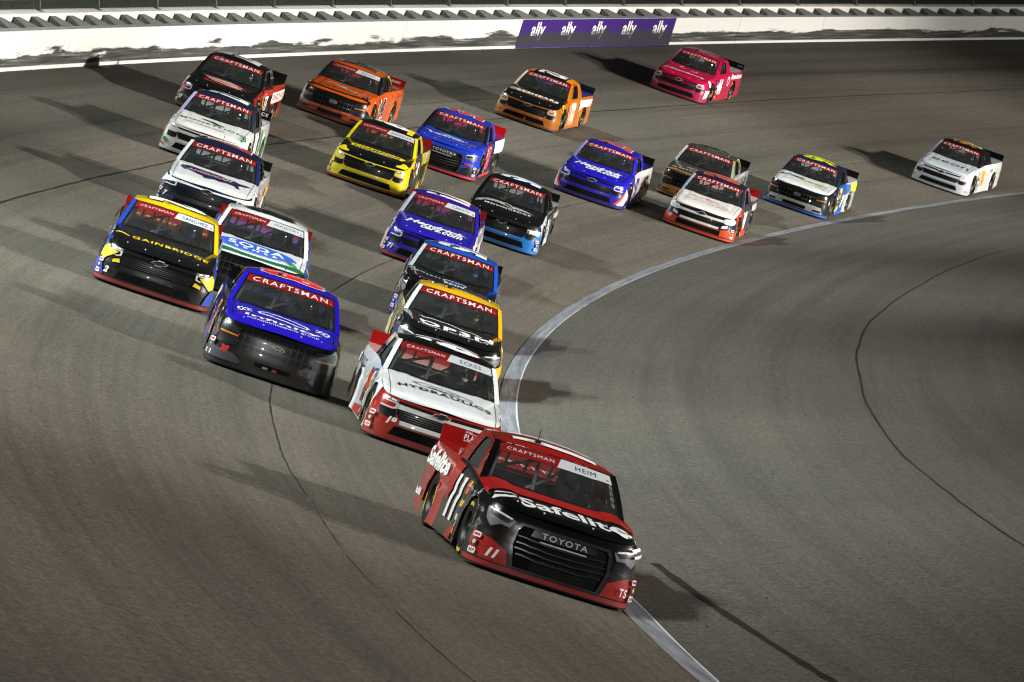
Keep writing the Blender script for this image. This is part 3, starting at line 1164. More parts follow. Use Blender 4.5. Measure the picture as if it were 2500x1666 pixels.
    V = [Vector((sh.rear(0, v.z).x + .02 + (v.x + 3.19), v.y, v.z)) for v in V]
    K['window_brace'] = mesh_from('window_brace', V, Fc)
    # seat with head surround on the driver's left
    V, Fc = [], []
    bm = bmesh.new()
    prof = [(.16, .20, .26), (.42, .24, .28), (.75, .27, .20), (.98, .26, .16), (1.06, .19, .20), (1.27, .185, .22), (1.31, .13, .12)]
    for z, hw, dp in prof:
        for k in range(10):
            t = PI * k / 9
            V.append(Vector((-2.62 - .10 * math.sin(t) + (dp * (abs(math.cos(t)) ** 3)), .33 + hw * math.cos(t), z)))
    for i in range(len(prof) - 1):
        for k in range(9):
            a = i * 10 + k
            Fc.append((a, a + 1, a + 11, a + 10))
    bm.free()
    K['seat'] = mesh_from('seat', V, Fc, True)
    # steering wheel
    V, Fc = [], []
    c = Vector((-2.04, .33, .93)); ax = Vector((-.85, 0, .5)).normalized(); e1 = Vector((0, 1, 0)); e2 = ax.cross(e1)
    tube_geo(V, Fc, [c + (e1 * math.cos(t) + e2 * math.sin(t)) * .17 for t in [2 * PI * i / 20 for i in range(21)]], .014, 6)
    tube_geo(V, Fc, [c + e1 * .17, c, c - e1 * .17], .012, 5)
    K['steering_wheel'] = mesh_from('steering_wheel', V, Fc, True)
    # wheel
    V, Fc = lathe([(-.135, .205), (-.145, .24), (-.15, .30), (-.135, .338), (-.10, .352), (0, .356), (.10, .352), (.135, .338), (.15, .30), (.145, .24), (.135, .205)])
    K['tyre'] = mesh_from('tyre', V, Fc, True)
    V, Fc = lathe([(.12, .0), (.12, .05), (.095, .055), (.075, .10), (.10, .15), (.10, .165), (.07, .18), (.11, .205), (.138, .212), (.138, .198), (.0, .195)], 30)
    K['rim'] = mesh_from('rim', V, Fc, True)
    V, Fc = [], []
    for a0 in (40,):
        for k in range(5):
            i = len(V)
            for q in (0, 1):
                t = math.radians(a0 + (k + q) * 9)
                for r in (.262, .305):
                    V.append(Vector((r * math.cos(t), .1525, r * math.sin(t))))
            Fc.append((i, i + 1, i + 3, i + 2))
    K['sidewall_lettering'] = mesh_from('sidewall_lettering', V, Fc)
    # roof camera pod and aerial
    V, Fc = [], []
    z = sh.roofz(-2.34, -.22)
    box_geo(V, Fc, -2.42, -2.33, -.26, -.19, z - .01, z + .045)
    K['roof_camera'] = mesh_from('roof_camera', V, Fc)
    V, Fc = [], []
    z = sh.roofz(-2.75, -.15)
    tube_geo(V, Fc, [(-2.75, -.15, z - .01), (-2.80, -.15, z + .13)], .006, 5)
    K['aerial'] = mesh_from('aerial', V, Fc)
    # window trim seals
    def ring(surf, outer, inner):
        return patch('window_trim', surf, [outer, inner], .1, off=.004)
    def grow(P, d):
        cx = sum(p[0] for p in P) / len(P); cy = sum(p[1] for p in P) / len(P)
        return [(x + d * (1 if x > cx else -1), y + d * (1 if y > cy else -1)) for x, y in P]
    K['window_trim_l'] = ring(sh.cab_l, grow(hole, .018), hole)
    K['window_trim_r'] = ring(sh.cab_r, mir(grow(hole, .018)), mir(hole))
    K['windshield_trim'] = patch('windshield_trim', sh.ws, [rect(-.995, .002, .995, .998), rect(-.962, .035, .962, .97)], .12, off=.003)
    hs = []
    for sg in (-1, 1):
        P = [(sg * (.80 + .02 * k / 8), .24 + 1.24 * k / 8) for k in range(9)]
        hs.append(('hood_seam', patch('hood_seam', sh.hood, stroke(P, .009), .1, off=.003)))
        for y, b_ in ((.30, .20), (.62, .30)):
            hs.append(('hood_pin', patch('hood_pin', sh.hood, ellipse(sg * y, b_, .011, .017, 8), .1, off=.006, thick=.006)))
    cw = [(-.5 + k * .1, 1.36 + .155 * ((-.5 + k * .1) / .84) ** 2) for k in range(11)]
    hs.append(('cowl_vent', patch('cowl_vent', sh.hood, stroke(cw, .022), .1, off=.004)))
    K['hood_parts'] = hs
    # grille, lamps: laid on the nose, per make
    NP = []       # (name, mesh, material key)
    def add(name, P, key, off=.006, thick=.006, both=True, y=True):
        P2 = NY(P) if y else P
        NP.append((name, patch(name, w_, P2, .06, off, thick), key))
        if both:
            NP.append((name, patch(name, w_, NY(mir(P)) if y else mir(P), .06, off, thick), key))
    if make == 'chevrolet':
        add('grille_band', [(-.66, .53), (.66, .53), (.66, .60), (-.66, .60)], 'band', .004, both=False)
        add('upper_grille', [(.145, .592), (.66, .600), (.885, .628), (.885, .655), (.66, .638), (.115, .632)], 'grille', .008)
        add('headlight', [(.66, .608), (.90, .632), (.90, .662), (.66, .645)], 'lens', .010)
        add('running_light', [(.70, .615), (.78, .625), (.78, .645), (.70, .637)], 'led', .013, .004)
        add('running_light', [(.81, .628), (.88, .637), (.88, .655), (.81, .648)], 'led', .013, .004)
        add('headlight_surround', [(.655, .525), (.72, .505), (.90, .515), (.90, .535), (.72, .528), (.685, .545), (.685, .588), (.72, .592), (.86, .60), (.86, .615), (.655, .604)], 'cring', .010)
        add('lower_vent', [(.64, .40), (.73, .372), (.87, .385), (.90, .505), (.72, .497), (.655, .515)], 'vent', .005)
        add('grille', [(-.575, .385), (.575, .385), (.635, .46), (.64, .528), (-.64, .528), (-.635, .46)], 'grille', .006, both=False)
        for k in range(4):
            z = .405 + k * .031
            add('grille_slat', [(-.60, z), (.60, z), (.60, z + .010), (-.60, z + .010)], 'grille_bar', .016, .012, both=False)
        add('grille_bar', [(-.55, .318), (.55, .318), (.56, .378), (-.56, .378)], 'bar', .012, .01, both=False)
        add('lower_grille', [(-.67, .15), (.67, .15), (.60, .288), (-.60, .288)], 'grille', .006, both=False)
        add('lower_grille_frame', [(-.70, .135), (.70, .135), (.62, .305), (-.62, .305)], 'frame', .004, .004, both=False)
        add('intake_mesh', [(-.20, .165), (.38, .165), (.36, .272), (-.18, .272)], 'mesh', .010, .004, both=False)
        bow = [(-.05, .035), (.05, .035), (.05, .016), (.125, .016), (.10, -.016), (.05, -.016), (.05, -.035), (-.05, -.035), (-.05, -.016), (-.125, -.016), (-.10, .016), (-.05, .016)]
        bow = [(x + y * .5, y + .60) for x, y in bow][::-1]
        bo = [(x * 1.12, (y - .60) * 1.32 + .60) for x, y in bow]
        add('emblem_rim', bo, 'chrome', .013, .008, both=False)
        add('emblem', bow, 'black', .017, .006, both=False)
    elif make == 'ford':
        add('grille', [(-.53, .36), (.53, .36), (.58, .44), (.60, .66), (-.60, .66), (-.58, .44)], 'grille', .006, both=False)
        add('grille_slat', [(-.59, .575), (.59, .575), (.59, .592), (-.59, .592)], 'grille_bar', .018, .012, both=False)
        add('grille_slat', [(-.58, .45), (.58, .45), (.58, .467), (-.58, .467)], 'grille_bar', .018, .012, both=False)
        for k in range(-5, 6):
            if abs(k) > 1:
                add('grille_slat', [(k * .105 - .006, .375), (k * .105 + .006, .375), (k * .105 + .006, .645), (k * .105 - .006, .645)], 'grille_bar', .014, .01, both=False)
        add('headlight', [(.61, .40), (.70, .375), (.83, .385), (.90, .43), (.925, .69), (.61, .66)], 'lensdark', .008)
        add('headlight_lens', [(.64, .575), (.88, .585), (.905, .665), (.64, .64)], 'lens2', .012, .004)
        add('headlight_lens', [(.65, .425), (.80, .42), (.86, .45), (.87, .51), (.65, .505)], 'lens2', .012, .004)
        add('marker_light', [(.62, .525), (.90, .54), (.905, .562), (.62, .55)], 'amber', .014, .004)
        add('lower_bumper', [(-.86, .15), (.86, .15), (.80, .33), (.60, .35), (-.60, .35), (-.80, .33)], 'bar', .004, both=False)
        add('lower_grille', rrect(-.36, .165, .36, .265, .04), 'grille', .010, both=False)
        add('intake_mesh', rrect(-.26, .18, .30, .25, .03), 'mesh', .014, .004, both=False)
        add('fog_light', [(.58, .185), (.80, .175), (.82, .235), (.60, .245)], 'vent', .009)
        add('emblem_rim', ellipse(0, .525, .115, .045), 'chrome', .02, .01, both=False)
        add('emblem', ellipse(0, .525, .105, .038), 'emblem', .024, .006, both=False)
        NP.append(('emblem_lettering', text_patch('emblem_lettering', w_, 'Ford', 0, .525, .15, .045, bold=.0, shear=.25, off=.026), 'chrome'))
    else:
        hexo = [(-.535, .145), (.535, .145), (.60, .40), (.585, .60), (.54, .665), (-.54, .665), (-.585, .60), (-.60, .40)]
        hexi = [(-.50, .16), (.50, .16), (.565, .40), (.55, .585), (.51, .635), (-.51, .635), (-.55, .585), (-.565, .40)]
        NP.append(('grille_frame', patch('grille_frame', w_, [NY(hexo), NY(hexi)], .06, .022, .02), 'grille_bar'))
        add('grille', hexi, 'grille', .006, both=False)
        add('name_bar', [(-.40, .55), (.40, .55), (.38, .635), (-.38, .635)], 'grille_bar', .014, .01, both=False)
        NP.append(('make_lettering', text_patch('make_lettering', w_, 'TOYOTA', 0, .592, .56, .066, bold=.012, off=.017), 'chrome'))
        for k, z in enumerate((.515, .44, .375, .31)):
            wv = .54 - .03 * (k == 3)
            pts = []
            for i in range(13):
                y = -wv + 2 * wv * i / 12
                dz = -.022 if abs(y) < .27 else (0 if abs(y) > .36 else -.011)
                pts.append((y, z + dz))
            if k == 0:
                add('grille_slat', [(-.29, .508), (.29, .508), (.28, .524), (-.28, .524)], 'lens2', .018, .012, both=False)
            add('grille_slat', stroke(pts, .016), 'grille_bar', .018, .012, both=False)
        NP.append(('model_lettering', text_patch('model_lettering', w_, 'TUNDRA', .0, .295, .44, .030, bold=.02, off=.02), 'lensmid'))
        add('intake_mesh', rrect(-.33, .165, .35, .265, .03), 'mesh', .012, .006, both=False)
        add('headlight', [(.61, .655), (.66, .565), (.76, .575), (.86, .52), (.93, .60), (.955, .725), (.80, .705)], 'lens', .008)
        add('headlight_lens', [(.64, .65), (.70, .605), (.90, .655), (.92, .695), (.80, .685)], 'lensdark', .013, .004)
        add('running_light', [(.66, .655), (.85, .690), (.93, .710), (.935, .722), (.80, .703), (.65, .672)], 'led', .015, .004)
        add('side_vent', [(.62, .44), (.78, .40), (.86, .51), (.76, .565), (.66, .555)], 'vent', .006)
        add('corner_bumper', [(.56, .14), (.93, .14), (.975, .30), (.965, .42), (.80, .385), (.61, .30)], 'corner', .010)
    K['nose_parts'] = NP
    return K
for mk in ('chevrolet', 'ford', 'toyota'):
    KIT[mk] = build_kit(mk)

# a driver: one continuous body in a dark suit, helmet as a child
def driver_mesh():
    bm = bmesh.new()
    me = bpy.data.meshes.new('driver_body')
    pts = {'pelvis': (-2.52, .33, .36, .15, .13), 'waist': (-2.56, .33, .55, .14, .11), 'chest': (-2.58, .33, .78, .17, .12), 'neck': (-2.56, .33, .96, .065, .065), 'head': (-2.52, .33, 1.08, .10, .10),
           'shl': (-2.54, .51, .90, .065, .065), 'ell': (-2.30, .58, .72, .05, .05), 'hal': (-2.07, .47, .93, .035, .035),
           'shr': (-2.54, .15, .90, .065, .065), 'elr': (-2.30, .08, .72, .05, .05), 'har': (-2.07, .19, .93, .035, .035),
           'knl': (-2.05, .45, .50, .075, .075), 'fol': (-1.72, .43, .28, .05, .05), 'knr': (-2.05, .21, .50, .075, .075), 'for_': (-1.72, .23, .28, .05, .05)}
    ks = list(pts)
    V = [pts[k][:3] for k in ks]
    E = [(ks.index(a), ks.index(b_)) for a, b_ in (('pelvis', 'waist'), ('waist', 'chest'), ('chest', 'neck'), ('neck', 'head'), ('chest', 'shl'), ('shl', 'ell'), ('ell', 'hal'),
         ('chest', 'shr'), ('shr', 'elr'), ('elr', 'har'), ('pelvis', 'knl'), ('knl', 'fol'), ('pelvis', 'knr'), ('knr', 'for_'))]
    me.from_pydata(V, E, [])
    o = bpy.data.objects.new('driver_body', me)
    COL.objects.link(o)
    md = o.modifiers.new('skin', 'SKIN')
    for i, k in enumerate(ks):
        me.skin_vertices[0].data[i].radius = pts[k][3:]
    me.skin_vertices[0].data[0].use_root = True
    sd = o.modifiers.new('sub', 'SUBSURF'); sd.levels = 1; sd.render_levels = 1
    dg = bpy.context.evaluated_depsgraph_get()
    m2 = bpy.data.meshes.new_from_object(o.evaluated_get(dg))
    bpy.data.objects.remove(o)
    m2.materials.clear(); m2.materials.append(None)
    m2.shade_smooth()
    # helmet: shell with a visor opening
    V, Fc = [], []
    n, k = 16, 10
    for i in range(k + 1):
        t = PI * i / k * .86
        for j in range(n):
            a = 2 * PI * j / n
            V.append(Vector((-2.50 + .150 * math.sin(t) * math.cos(a) + .01, .33 + .128 * math.sin(t) * math.sin(a), 1.115 + .145 * math.cos(t))))
    vis = []
    for i in range(k):
        for j in range(n):
            j2 = (j + 1) % n
            f = (i * n + j, (i + 1) * n + j, (i + 1) * n + j2, i * n + j2)
            (vis if (i in (4, 5) and (j in (0, 1, 2, n - 1, n - 2, n - 3))) else Fc).append(f)
    hm = mesh_from('helmet', V, Fc, True)
    used = sorted({q for f in vis for q in f})
    vm = mesh_from('visor', [V[q] * 1.0 for q in used], [tuple(used.index(q) for q in f) for f in vis], True)
    return m2, hm, vm
DRV = driver_mesh()

# ================================================================== THE TRUCKS
WHITE, BLACK, RED = (232, 233, 234), (9, 9, 10), (158, 20, 15)
BANNER_RED = (124, 20, 18)
def sn(x):
    return s_of_x(x)

class Truck:
    def __init__(self, make, pose, name, label, **c):
        r, phd, psi = pose
        self.make = make
        self.K = KIT[make]
        self.sh = self.K['shape']
        ph = math.radians(phd)
        e = er(ph)
        t = Vector((-math.sin(ph), math.cos(ph), 0))
        l = -(e * CB + Vector((0, 0, SB)))
        P = CTR + e * (R0 + r * CB) + Vector((0, 0, r * SB))
        n = t.cross(l)
        a = math.radians(psi)
        tt = math.cos(a) * t + math.sin(a) * l
        ll = -math.sin(a) * t + math.cos(a) * l
        P = P - n * .014
        self.mw = Matrix(((tt.x, ll.x, n.x, P.x), (tt.y, ll.y, n.y, P.y), (tt.z, ll.z, n.z, P.z), (0, 0, 0, 1)))
        # origin of the empty at the middle of the truck's base, parts keep the nose-based frame
        self.root = empty(name, self.mw, label=label, category='race truck', group='race trucks running in the turn')
        self.k = 0
        body = c.get('body', WHITE)
        col = lambda key, dflt=None: paint(c.get(key, dflt if dflt is not None else body))
        self.part = {}
        def add(name_, key, mat):
            o = link_mesh(name_, self.K[key], mat, self.root)
            self.part[key] = o
            return o
        add('nose', 'nose', col('nose'))
        add('front_lip', 'front_lip', col('lip', c.get('nose', body)))
        add('splitter', 'splitter', M['splitter'])
        for side in ('l', 'r'):
            for p in ('fender', 'door', 'quarter_panel'):
                add(p, p + '_' + side, col(p + '_' + side, c.get(p, body)))
            add('cab_side', 'cab_side_' + side, col('cab_' + side, c.get('cab', c.get('roof', body))))
            add('windshield_pillar', 'pillar_' + side, col('pillar_' + side, c.get('pillar', c.get('roof', body))))
            add('window_trim', 'window_trim_' + side, M['black'])
        add('hood', 'hood', col('hood'))
        add('roof', 'roof', col('roof'))
        add('cab_rear', 'cab_rear', col('roof'))
        add('bed_cover', 'bed_cover', col('bed', c.get('quarter_panel', body)))
        add('tailgate', 'tailgate', col('tailgate', c.get('quarter_panel', body)))
        sp = add('spoiler', 'spoiler', col('spoiler', BLACK))
        link_mesh('spoiler_brace', self.K['spoiler_brace'], M['black'], sp)
        add('windshield', 'windshield', M['glass'])
        link_mesh('windshield_trim', self.K['windshield_trim'], M['black'], self.part['windshield'])
        add('rear_window', 'rear_window', M['glass'])
        add('window_net', 'window_net', M['net'])
        add('side_window', 'side_window', M['tone'])
        add('floor_pan', 'floor_pan', M['inner'])
        add('cockpit_tub', 'cockpit_tub', M['inner'])
        add('dashboard', 'dashboard', M['inner'])
        cg = add('roll_cage', 'roll_cage', M['tube'])
        link_mesh('cage_brace', self.K['cage_brace'], M['tube'], cg)
        link_mesh('window_brace', self.K['window_brace'], M['black'], cg)
        add('seat', 'seat', M['seat'])
        add('steering_wheel', 'steering_wheel', M['black'])
        add('roof_camera', 'roof_camera', M['black'] if not c.get('podcol') else paint(c['podcol']))
        add('aerial', 'aerial', M['black'])
        keymap = {'lens2': M['chrome'] if make == 'toyota' else M['lensdark'], 'lensmid': M['grille_bar']}
        for nm, me, key in self.K['nose_parts']:
            dflt = {'band': c.get('nose', body), 'bar': c.get('nose', body), 'frame': c.get('nose', body), 'cring': (205, 206, 204), 'vent': BLACK, 'corner': c.get('lip', body), 'emblem': (22, 30, 56)}
            mat = keymap.get(key) or M.get(key) or col(key, dflt.get(key))
            if key == 'grille' and 'grille' in c:
                mat = paint(c['grille'])
            if key == 'lens2' and make == 'ford':
                mat = M['lens'] if c.get('bright') else M['lensdark']
            link_mesh(nm, me, mat, self.part['nose'])
        for nm, me in self.K['hood_parts']:
            link_mesh(nm, me, M['chrome'] if nm == 'hood_pin' else M['black'], self.part['hood'])
        for x, sg in ((-.98, 1), (-.98, -1), (-3.86, 1), (-3.86, -1)):
            wh = bpy.data.objects.new('wheel', None)
            COL.objects.link(wh)
            wh.empty_display_size = .2
            wh.parent = self.root
            wh.location = (x, sg * .835, .370)
            wh.rotation_euler = (0, random.uniform(0, 6), 0 if sg > 0 else PI)
            link_mesh('tyre', self.K['tyre'], M['rubber'], wh)
            link_mesh('rim', self.K['rim'], M['rim'], wh)
            for a in (0, PI):
                q = link_mesh('sidewall_lettering', self.K['sidewall_lettering'], paint((206, 188, 40), 'decal'), wh)
                q.rotation_euler = (0, a, 0)
        self.banner(c.get('driver'), c.get('dot'))
    # -------- decals
    def off(self):
        self.k += 1
        return .004 + .0007 * self.k
    SURF = {'hood': ('hood', 'hood'), 'ws': ('windshield', 'ws'), 'roof': ('roof', 'roof'), 'nose': ('nose', 'wrap'), 'bed': ('bed_cover', 'bed'), 'spoil': ('spoiler', 'spoil'),
            'door_l': ('door_l', 'wrap'), 'door_r': ('door_r', 'wrap'), 'quarter_l': ('quarter_panel_l', 'wrap'), 'quarter_r': ('quarter_panel_r', 'wrap'),
            'fender_l': ('fender_l', 'wrap'), 'fender_r': ('fender_r', 'wrap'), 'cab_l': ('cab_side_l', 'cab_l'), 'cab_r': ('cab_side_r', 'cab_r')}
    def shape(self, where, P, rgb, name='graphic', step=.09, extra=0.0):
        pk, sf = self.SURF[where]
        if where == 'nose' or where.startswith('fender'):
            extra += .014
        me = patch(name, getattr(self.sh, sf), P, step, off=self.off() + extra)
        return link_mesh(name, me, paint(rgb, 'decal'), self.part[pk])
    def text(self, where, txt, cx, cy, w_, h, rgb, name='lettering', **kw):
        pk, sf = self.SURF[where]
        ex = .014 if (where == 'nose' or where.startswith('fender')) else 0
        me = text_patch(name, getattr(self.sh, sf), txt, cx, cy, w_, h, off=self.off() + ex, **kw)
        return link_mesh(name, me, paint(rgb, 'decal'), self.part[pk])
    def banner(self, driver, dot):
        self.k = 0
        if driver:
            self.shape('ws', [(-.955, .725), (.0, .725), (.07, .972), (-.955, .972)], BANNER_RED, 'windshield_banner')
            self.shape('ws', [(.0, .725), (.955, .725), (.955, .972), (.07, .972)], (186, 190, 196), 'name_banner')
            self.text('ws', 'CRAFTSMAN', -.45, .85, .80, .085, (196, 198, 204), 'banner_lettering', bold=.0)
            self.text('ws', driver, .50, .845, .086 * len(driver) + .02, .11, (10, 10, 12), 'driver_name', bold=.0)
        else:
            self.shape('ws', rect(-.955, .725, .955, .972), BANNER_RED, 'windshield_banner')
            self.text('ws', 'CRAFTSMAN', -.01, .85, 1.66, .155, (214, 216, 222), 'banner_lettering', bold=.002)
        self.shape('ws', ellipse(.89, .80, .022, .03, 10), dot or (220, 70, 40), 'inspection_sticker')
    def door(self, side, txt, rgb, outline=None, x=-2.2, z=.575, w_=.62, h=.52, shear=.25):
        s = sn(x) * (1 if side == 'l' else -1)
        if outline:
            self.text('door_' + side, txt, s, z, w_ * 1.10, h * 1.09, outline, 'door_number', bold=.07, shear=shear)
        self.text('door_' + side, txt, s, z, w_, h, rgb, 'door_number', bold=.05, shear=shear)
    def roofnum(self, txt, rgb, outline=None, w_=.62, h=1.02, x=.02):
        if outline:
            self.text('roof', txt, x, 0, w_ * 1.06, h * 1.05, outline, 'roof_number', bold=.075, shear=.1)
        self.text('roof', txt, x, 0, w_, h, rgb, 'roof_number', bold=.045, shear=.1)
    def side(self, side, x0, z0, x1, z1, rgb, slant=0.0, panel='quarter'):
        sg = 1 if side == 'l' else -1
        a, b_ = sn(x0) * sg, sn(x1) * sg
        P = [(a, z0), (b_, z0), (b_ + sg * slant * -1, z1), (a + sg * slant * -1, z1)]
        self.shape(panel + '_' + side, P, rgb)
    def sidetext(self, side, txt, x, z, w_, h, rgb, panel='quarter', **kw):
        self.text(panel + '_' + side, txt, sn(x) * (1 if side == 'l' else -1), z, w_, h, rgb, **kw)
    def stickers(self, side, seed=0, n=6):
        rg = random.Random(seed)
        sg = 1 if side == 'l' else -1
        cols = [(225, 225, 222), (215, 214, 210), (190, 30, 26), (222, 190, 40), (36, 62, 150), (228, 228, 226), (226, 120, 50), (20, 20, 20)]
        for i in range(n):
            z = .20 + i * (.66 / n)
            for q in range(2):
                x = -1.46 - q * .10
                a, b_ = sn(x) * sg, sn(x - .085) * sg
                self.shape('fender_' + side, rect(min(a, b_), z, max(a, b_), z + .58 / n), rg.choice(cols), 'sponsor_sticker', step=.2)
    def bumper_stickers(self, side, number=None, ncol=WHITE, z=.24, y=.75):
        sg = 1 if side == 'l' else -1
        a = s_of_y(.92) * sg
        w2 = .06
        self.shape('nose', rrect(a - w2, .345, a + w2, .405, .012, 2), (222, 222, 220), 'sponsor_sticker')
        self.shape('nose', rect(a - w2 * .8, .36, a + w2 * .8, .39), (170, 34, 34), 'sponsor_sticker')
        self.shape('nose', rect(a - w2 * .6, .245, a + w2 * .5, .33), (30, 44, 120), 'sponsor_sticker')
        self.shape('nose', [(a, .255), (a + .03, .288), (a, .32), (a - .03, .288)], (224, 190, 40), 'sponsor_sticker')
        self.shape('nose', rrect(a - w2, .155, a + w2 * .9, .225, .012, 2), (222, 222, 220), 'sponsor_sticker')
        self.text('nose', 'ARP', a - .005, .19, .09, .042, (176, 24, 24), 'sponsor_lettering', bold=.05, shear=.2)
        if number:
            self.text('nose', number, s_of_y(y) * sg, z, .055 * len(number) + .03, .105, ncol, 'bumper_number', bold=.05, shear=.3)
    def playoffs(self):
        self.text('spoil', 'PLAYOFFS', -.42, .125, .36, .07, WHITE, 'spoiler_lettering', bold=.02)
        self.shape('spoil', rect(-.60, .075, -.24, .081), WHITE, 'spoiler_stripe')
        self.shape('spoil', rect(-.55, .172, -.24, .178), WHITE, 'spoiler_stripe')
        self.text('spoil', '2024', -.555, .187, .09, .02, WHITE, 'spoiler_lettering', bold=.02)
    def driver(self, helmet, label, suit=None):
        o = link_mesh('person', DRV[0], suit or M['suit'], None, label=label, category='person')
        o.matrix_world = self.mw
        h = link_mesh('helmet', DRV[1], paint(helmet), o)
        link_mesh('visor', DRV[2], M['glassdark'], h)
M['tone'] = simple('window_cab_shade', (12, 12, 14), .6)  # opaque dark pane: shade inside the cab painted onto a clear window
M['glassdark'] = simple('helmet_visor', (16, 17, 20), .12, .3, coat=.8)

# ---- 11: leader
t = Truck('toyota', (1.068, 186.592, 2.66), 'race_truck', 'red and black race truck 11 leading the field, HEIM on its windshield',
    body=RED, hood=BLACK, nose=BLACK, roof=RED, cab=RED, pillar=BLACK, fender=BLACK, door=(26, 25, 24), quarter_panel=RED, lip=(150, 22, 16), spoiler=(150, 20, 18), bed=(140, 20, 16), driver='HEIM', corner=(160, 24, 18), dot=(235, 80, 40))
t.shape('hood', [(-.93, .80)] + [(-.62, .86), (-.5, .90), (0, .93), (.5, .90), (.62, .86)] + [(.93, .80), (.93, 1.6), (.6, 1.47), (.3, 1.40), (0, 1.385), (-.3, 1.40), (-.6, 1.47), (-.93, 1.6)], RED, 'hood_panel')
t.shape('hood', stroke([(-.84, .66), (-.74, .60), (-.66, .66), (-.60, .60)], .06, .03), WHITE, 'hood_swoosh')
t.shape('hood', stroke([(-.88, .46), (-.72, .40), (-.62, .50), (-.53, .47)], .10, .05), WHITE, 'hood_swoosh')
t.text('hood', 'Safelite', .08, .44, 1.32, .46, WHITE, 'hood_lettering', bold=.022, arch=.10)
t.shape('hood', stroke([(.74, .30), (.80, .40), (.86, .33)], .05, .02), WHITE, 'hood_swoosh')
t.roofnum('11', WHITE, w_=.60, h=1.04)
t.shape('door_r', [(-sn(-3.0), .60), (-sn(-2.76), .48), (-sn(-2.50), .95), (-sn(-3.0), .97)], RED, 'side_graphic')
t.shape('door_r', [(-sn(-1.68), .12), (-sn(-2.1), .12), (-sn(-1.68), .34)], RED, 'side_graphic')
t.door('r', '11', WHITE, w_=.70, h=.55, x=-2.28)
t.sidetext('r', 'Safelite', -4.12, .83, 1.75, .23, WHITE, bold=.04)
t.sidetext('r', 'SiriusXM', -4.85, .36, .55, .10, WHITE, bold=.05)
t.stickers('r', 3, 8)
t.bumper_stickers('r', '11', WHITE, z=.235, y=.74)
t.bumper_stickers('l')
t.shape('nose', [(s_of_y(.80), .725), (s_of_y(.93), .76), (s_of_y(.955), .735), (s_of_y(.82), .70)], WHITE, 'nose_stripe')
t.shape('nose', [(s_of_y(.84), .66), (s_of_y(.955), .70), (s_of_y(.96), .67), (s_of_y(.86), .635)], WHITE, 'nose_stripe')
t.text('nose', 'TS', s_of_y(.80), .235, .10, .10, WHITE, 'team_mark', bold=.02)
t.text('bed', 'SAFELITE', 0, 4.5, 1.2, .28, (210, 205, 200), 'bed_lettering', bold=.02)
t.playoffs()
t.driver((40, 40, 46), 'person in a dark suit at the wheel of the leading red truck')

# ---- 19
t = Truck('chevrolet', (1.392, 183.120, 2.24), 'race_truck', 'white race truck 19 with red bumper and black roof, ECKES on its windshield',
    body=WHITE, roof=BLACK, cab=BLACK, pillar=WHITE, nose=(158, 30, 18), band=WHITE, bar=WHITE, frame=(158, 30, 18), lip=(150, 26, 16), spoiler=(160, 20, 16), bed=(205, 185, 175), driver='ECKES', dot=(225, 225, 225))
t.shape('hood', [stroke([(-.46, 1.06), (-.30, 1.16), (0, 1.16), (.22, 1.10), (.44, 1.0), (.46, .90), (.30, .90), (.10, .93), (-.15, 1.0), (-.35, .98), (-.46, 1.06)], .022)], BLACK, 'hood_logo')
t.text('hood', 'Gates', .02, 1.03, .50, .13, BLACK, 'hood_lettering', bold=.0, shear=.35)
t.text('hood', 'HYDRAULICS', .02, .70, 1.42, .17, BLACK, 'hood_lettering', bold=.035, arch=.10)
t.roofnum('19', WHITE, (150, 40, 20))
t.door('r', '19', (196, 60, 30), BLACK, w_=.62)
t.sidetext('r', 'HYDRAULICS', -4.1, .80, 1.25, .14, (16, 18, 30), bold=.03)
t.shape('quarter_r', ellipse(-sn(-4.86), .80, .15, .11), (24, 26, 40), 'side_logo')
t.shape('quarter_r', ellipse(-sn(-4.86), .80, .13, .09), WHITE, 'side_logo')
t.shape('quarter_r', [(-sn(-5.2), .24), (-sn(-4.3), .24), (-sn(-5.2), .60)], (40, 22, 20), 'side_graphic')
t.shape('quarter_r', [(-sn(-5.2), .60), (-sn(-4.3), .24), (-sn(-4.22), .24), (-sn(-5.2), .64)], (46, 34, 130), 'side_graphic')
t.shape('door_r', [(-sn(-3.0), .12), (-sn(-1.7), .12), (-sn(-1.7), .30), (-sn(-3.0), .22)], (158, 40, 22), 'side_graphic')
t.shape('door_r', [(-sn(-2.0), .78), (-sn(-1.70), .78), (-sn(-1.70), .90), (-sn(-2.0), .86)], (44, 34, 120), 'side_graphic')
t.stickers('r', 5, 8)
t.bumper_stickers('r', '19', WHITE, z=.34, y=.66)
t.driver((200, 200, 205), 'person with a pale helmet at the wheel of the white truck 19')

# ---- 38
BLU = (34, 22, 178)
t = Truck('ford', (3.849, 182.225, 1.40), 'race_truck', 'blue race truck with black nose and white swoosh lettering on its hood',
    body=BLU, nose=(16, 16, 18), bar=(16, 16, 18), grille=(13, 13, 15), lip=(20, 19, 22), roof=BLU, cab=BLACK, pillar=BLU, fender=(24, 22, 30), door=(26, 24, 34), quarter_panel=(36, 26, 130), spoiler=BLACK, bed=(40, 36, 90), emblem=(14, 16, 22))
t.text('hood', 'infinity', .0, .57, 1.22, .20, WHITE, 'hood_lettering', bold=.02)
t.text('hood', 'communications group', .0, .36, 1.15, .085, WHITE, 'hood_lettering', bold=.01)
for sg in (-1, 1):
    for q in range(3):
        P = [(sg * (.66 - q * .075 + .07 * (1 - (k / 4 - 1) ** 2)), .92 + (k / 4 - 1) * (.15 - q * .03)) for k in range(9)]
        t.shape('hood', stroke(P, .032), WHITE, 'hood_arc')
t.shape('hood', stroke([(-.40, .98), (-.30, 1.10), (-.10, 1.12), (.14, 1.06), (.36, .92), (.40, .80)], .03, .05), WHITE, 'hood_swoosh')
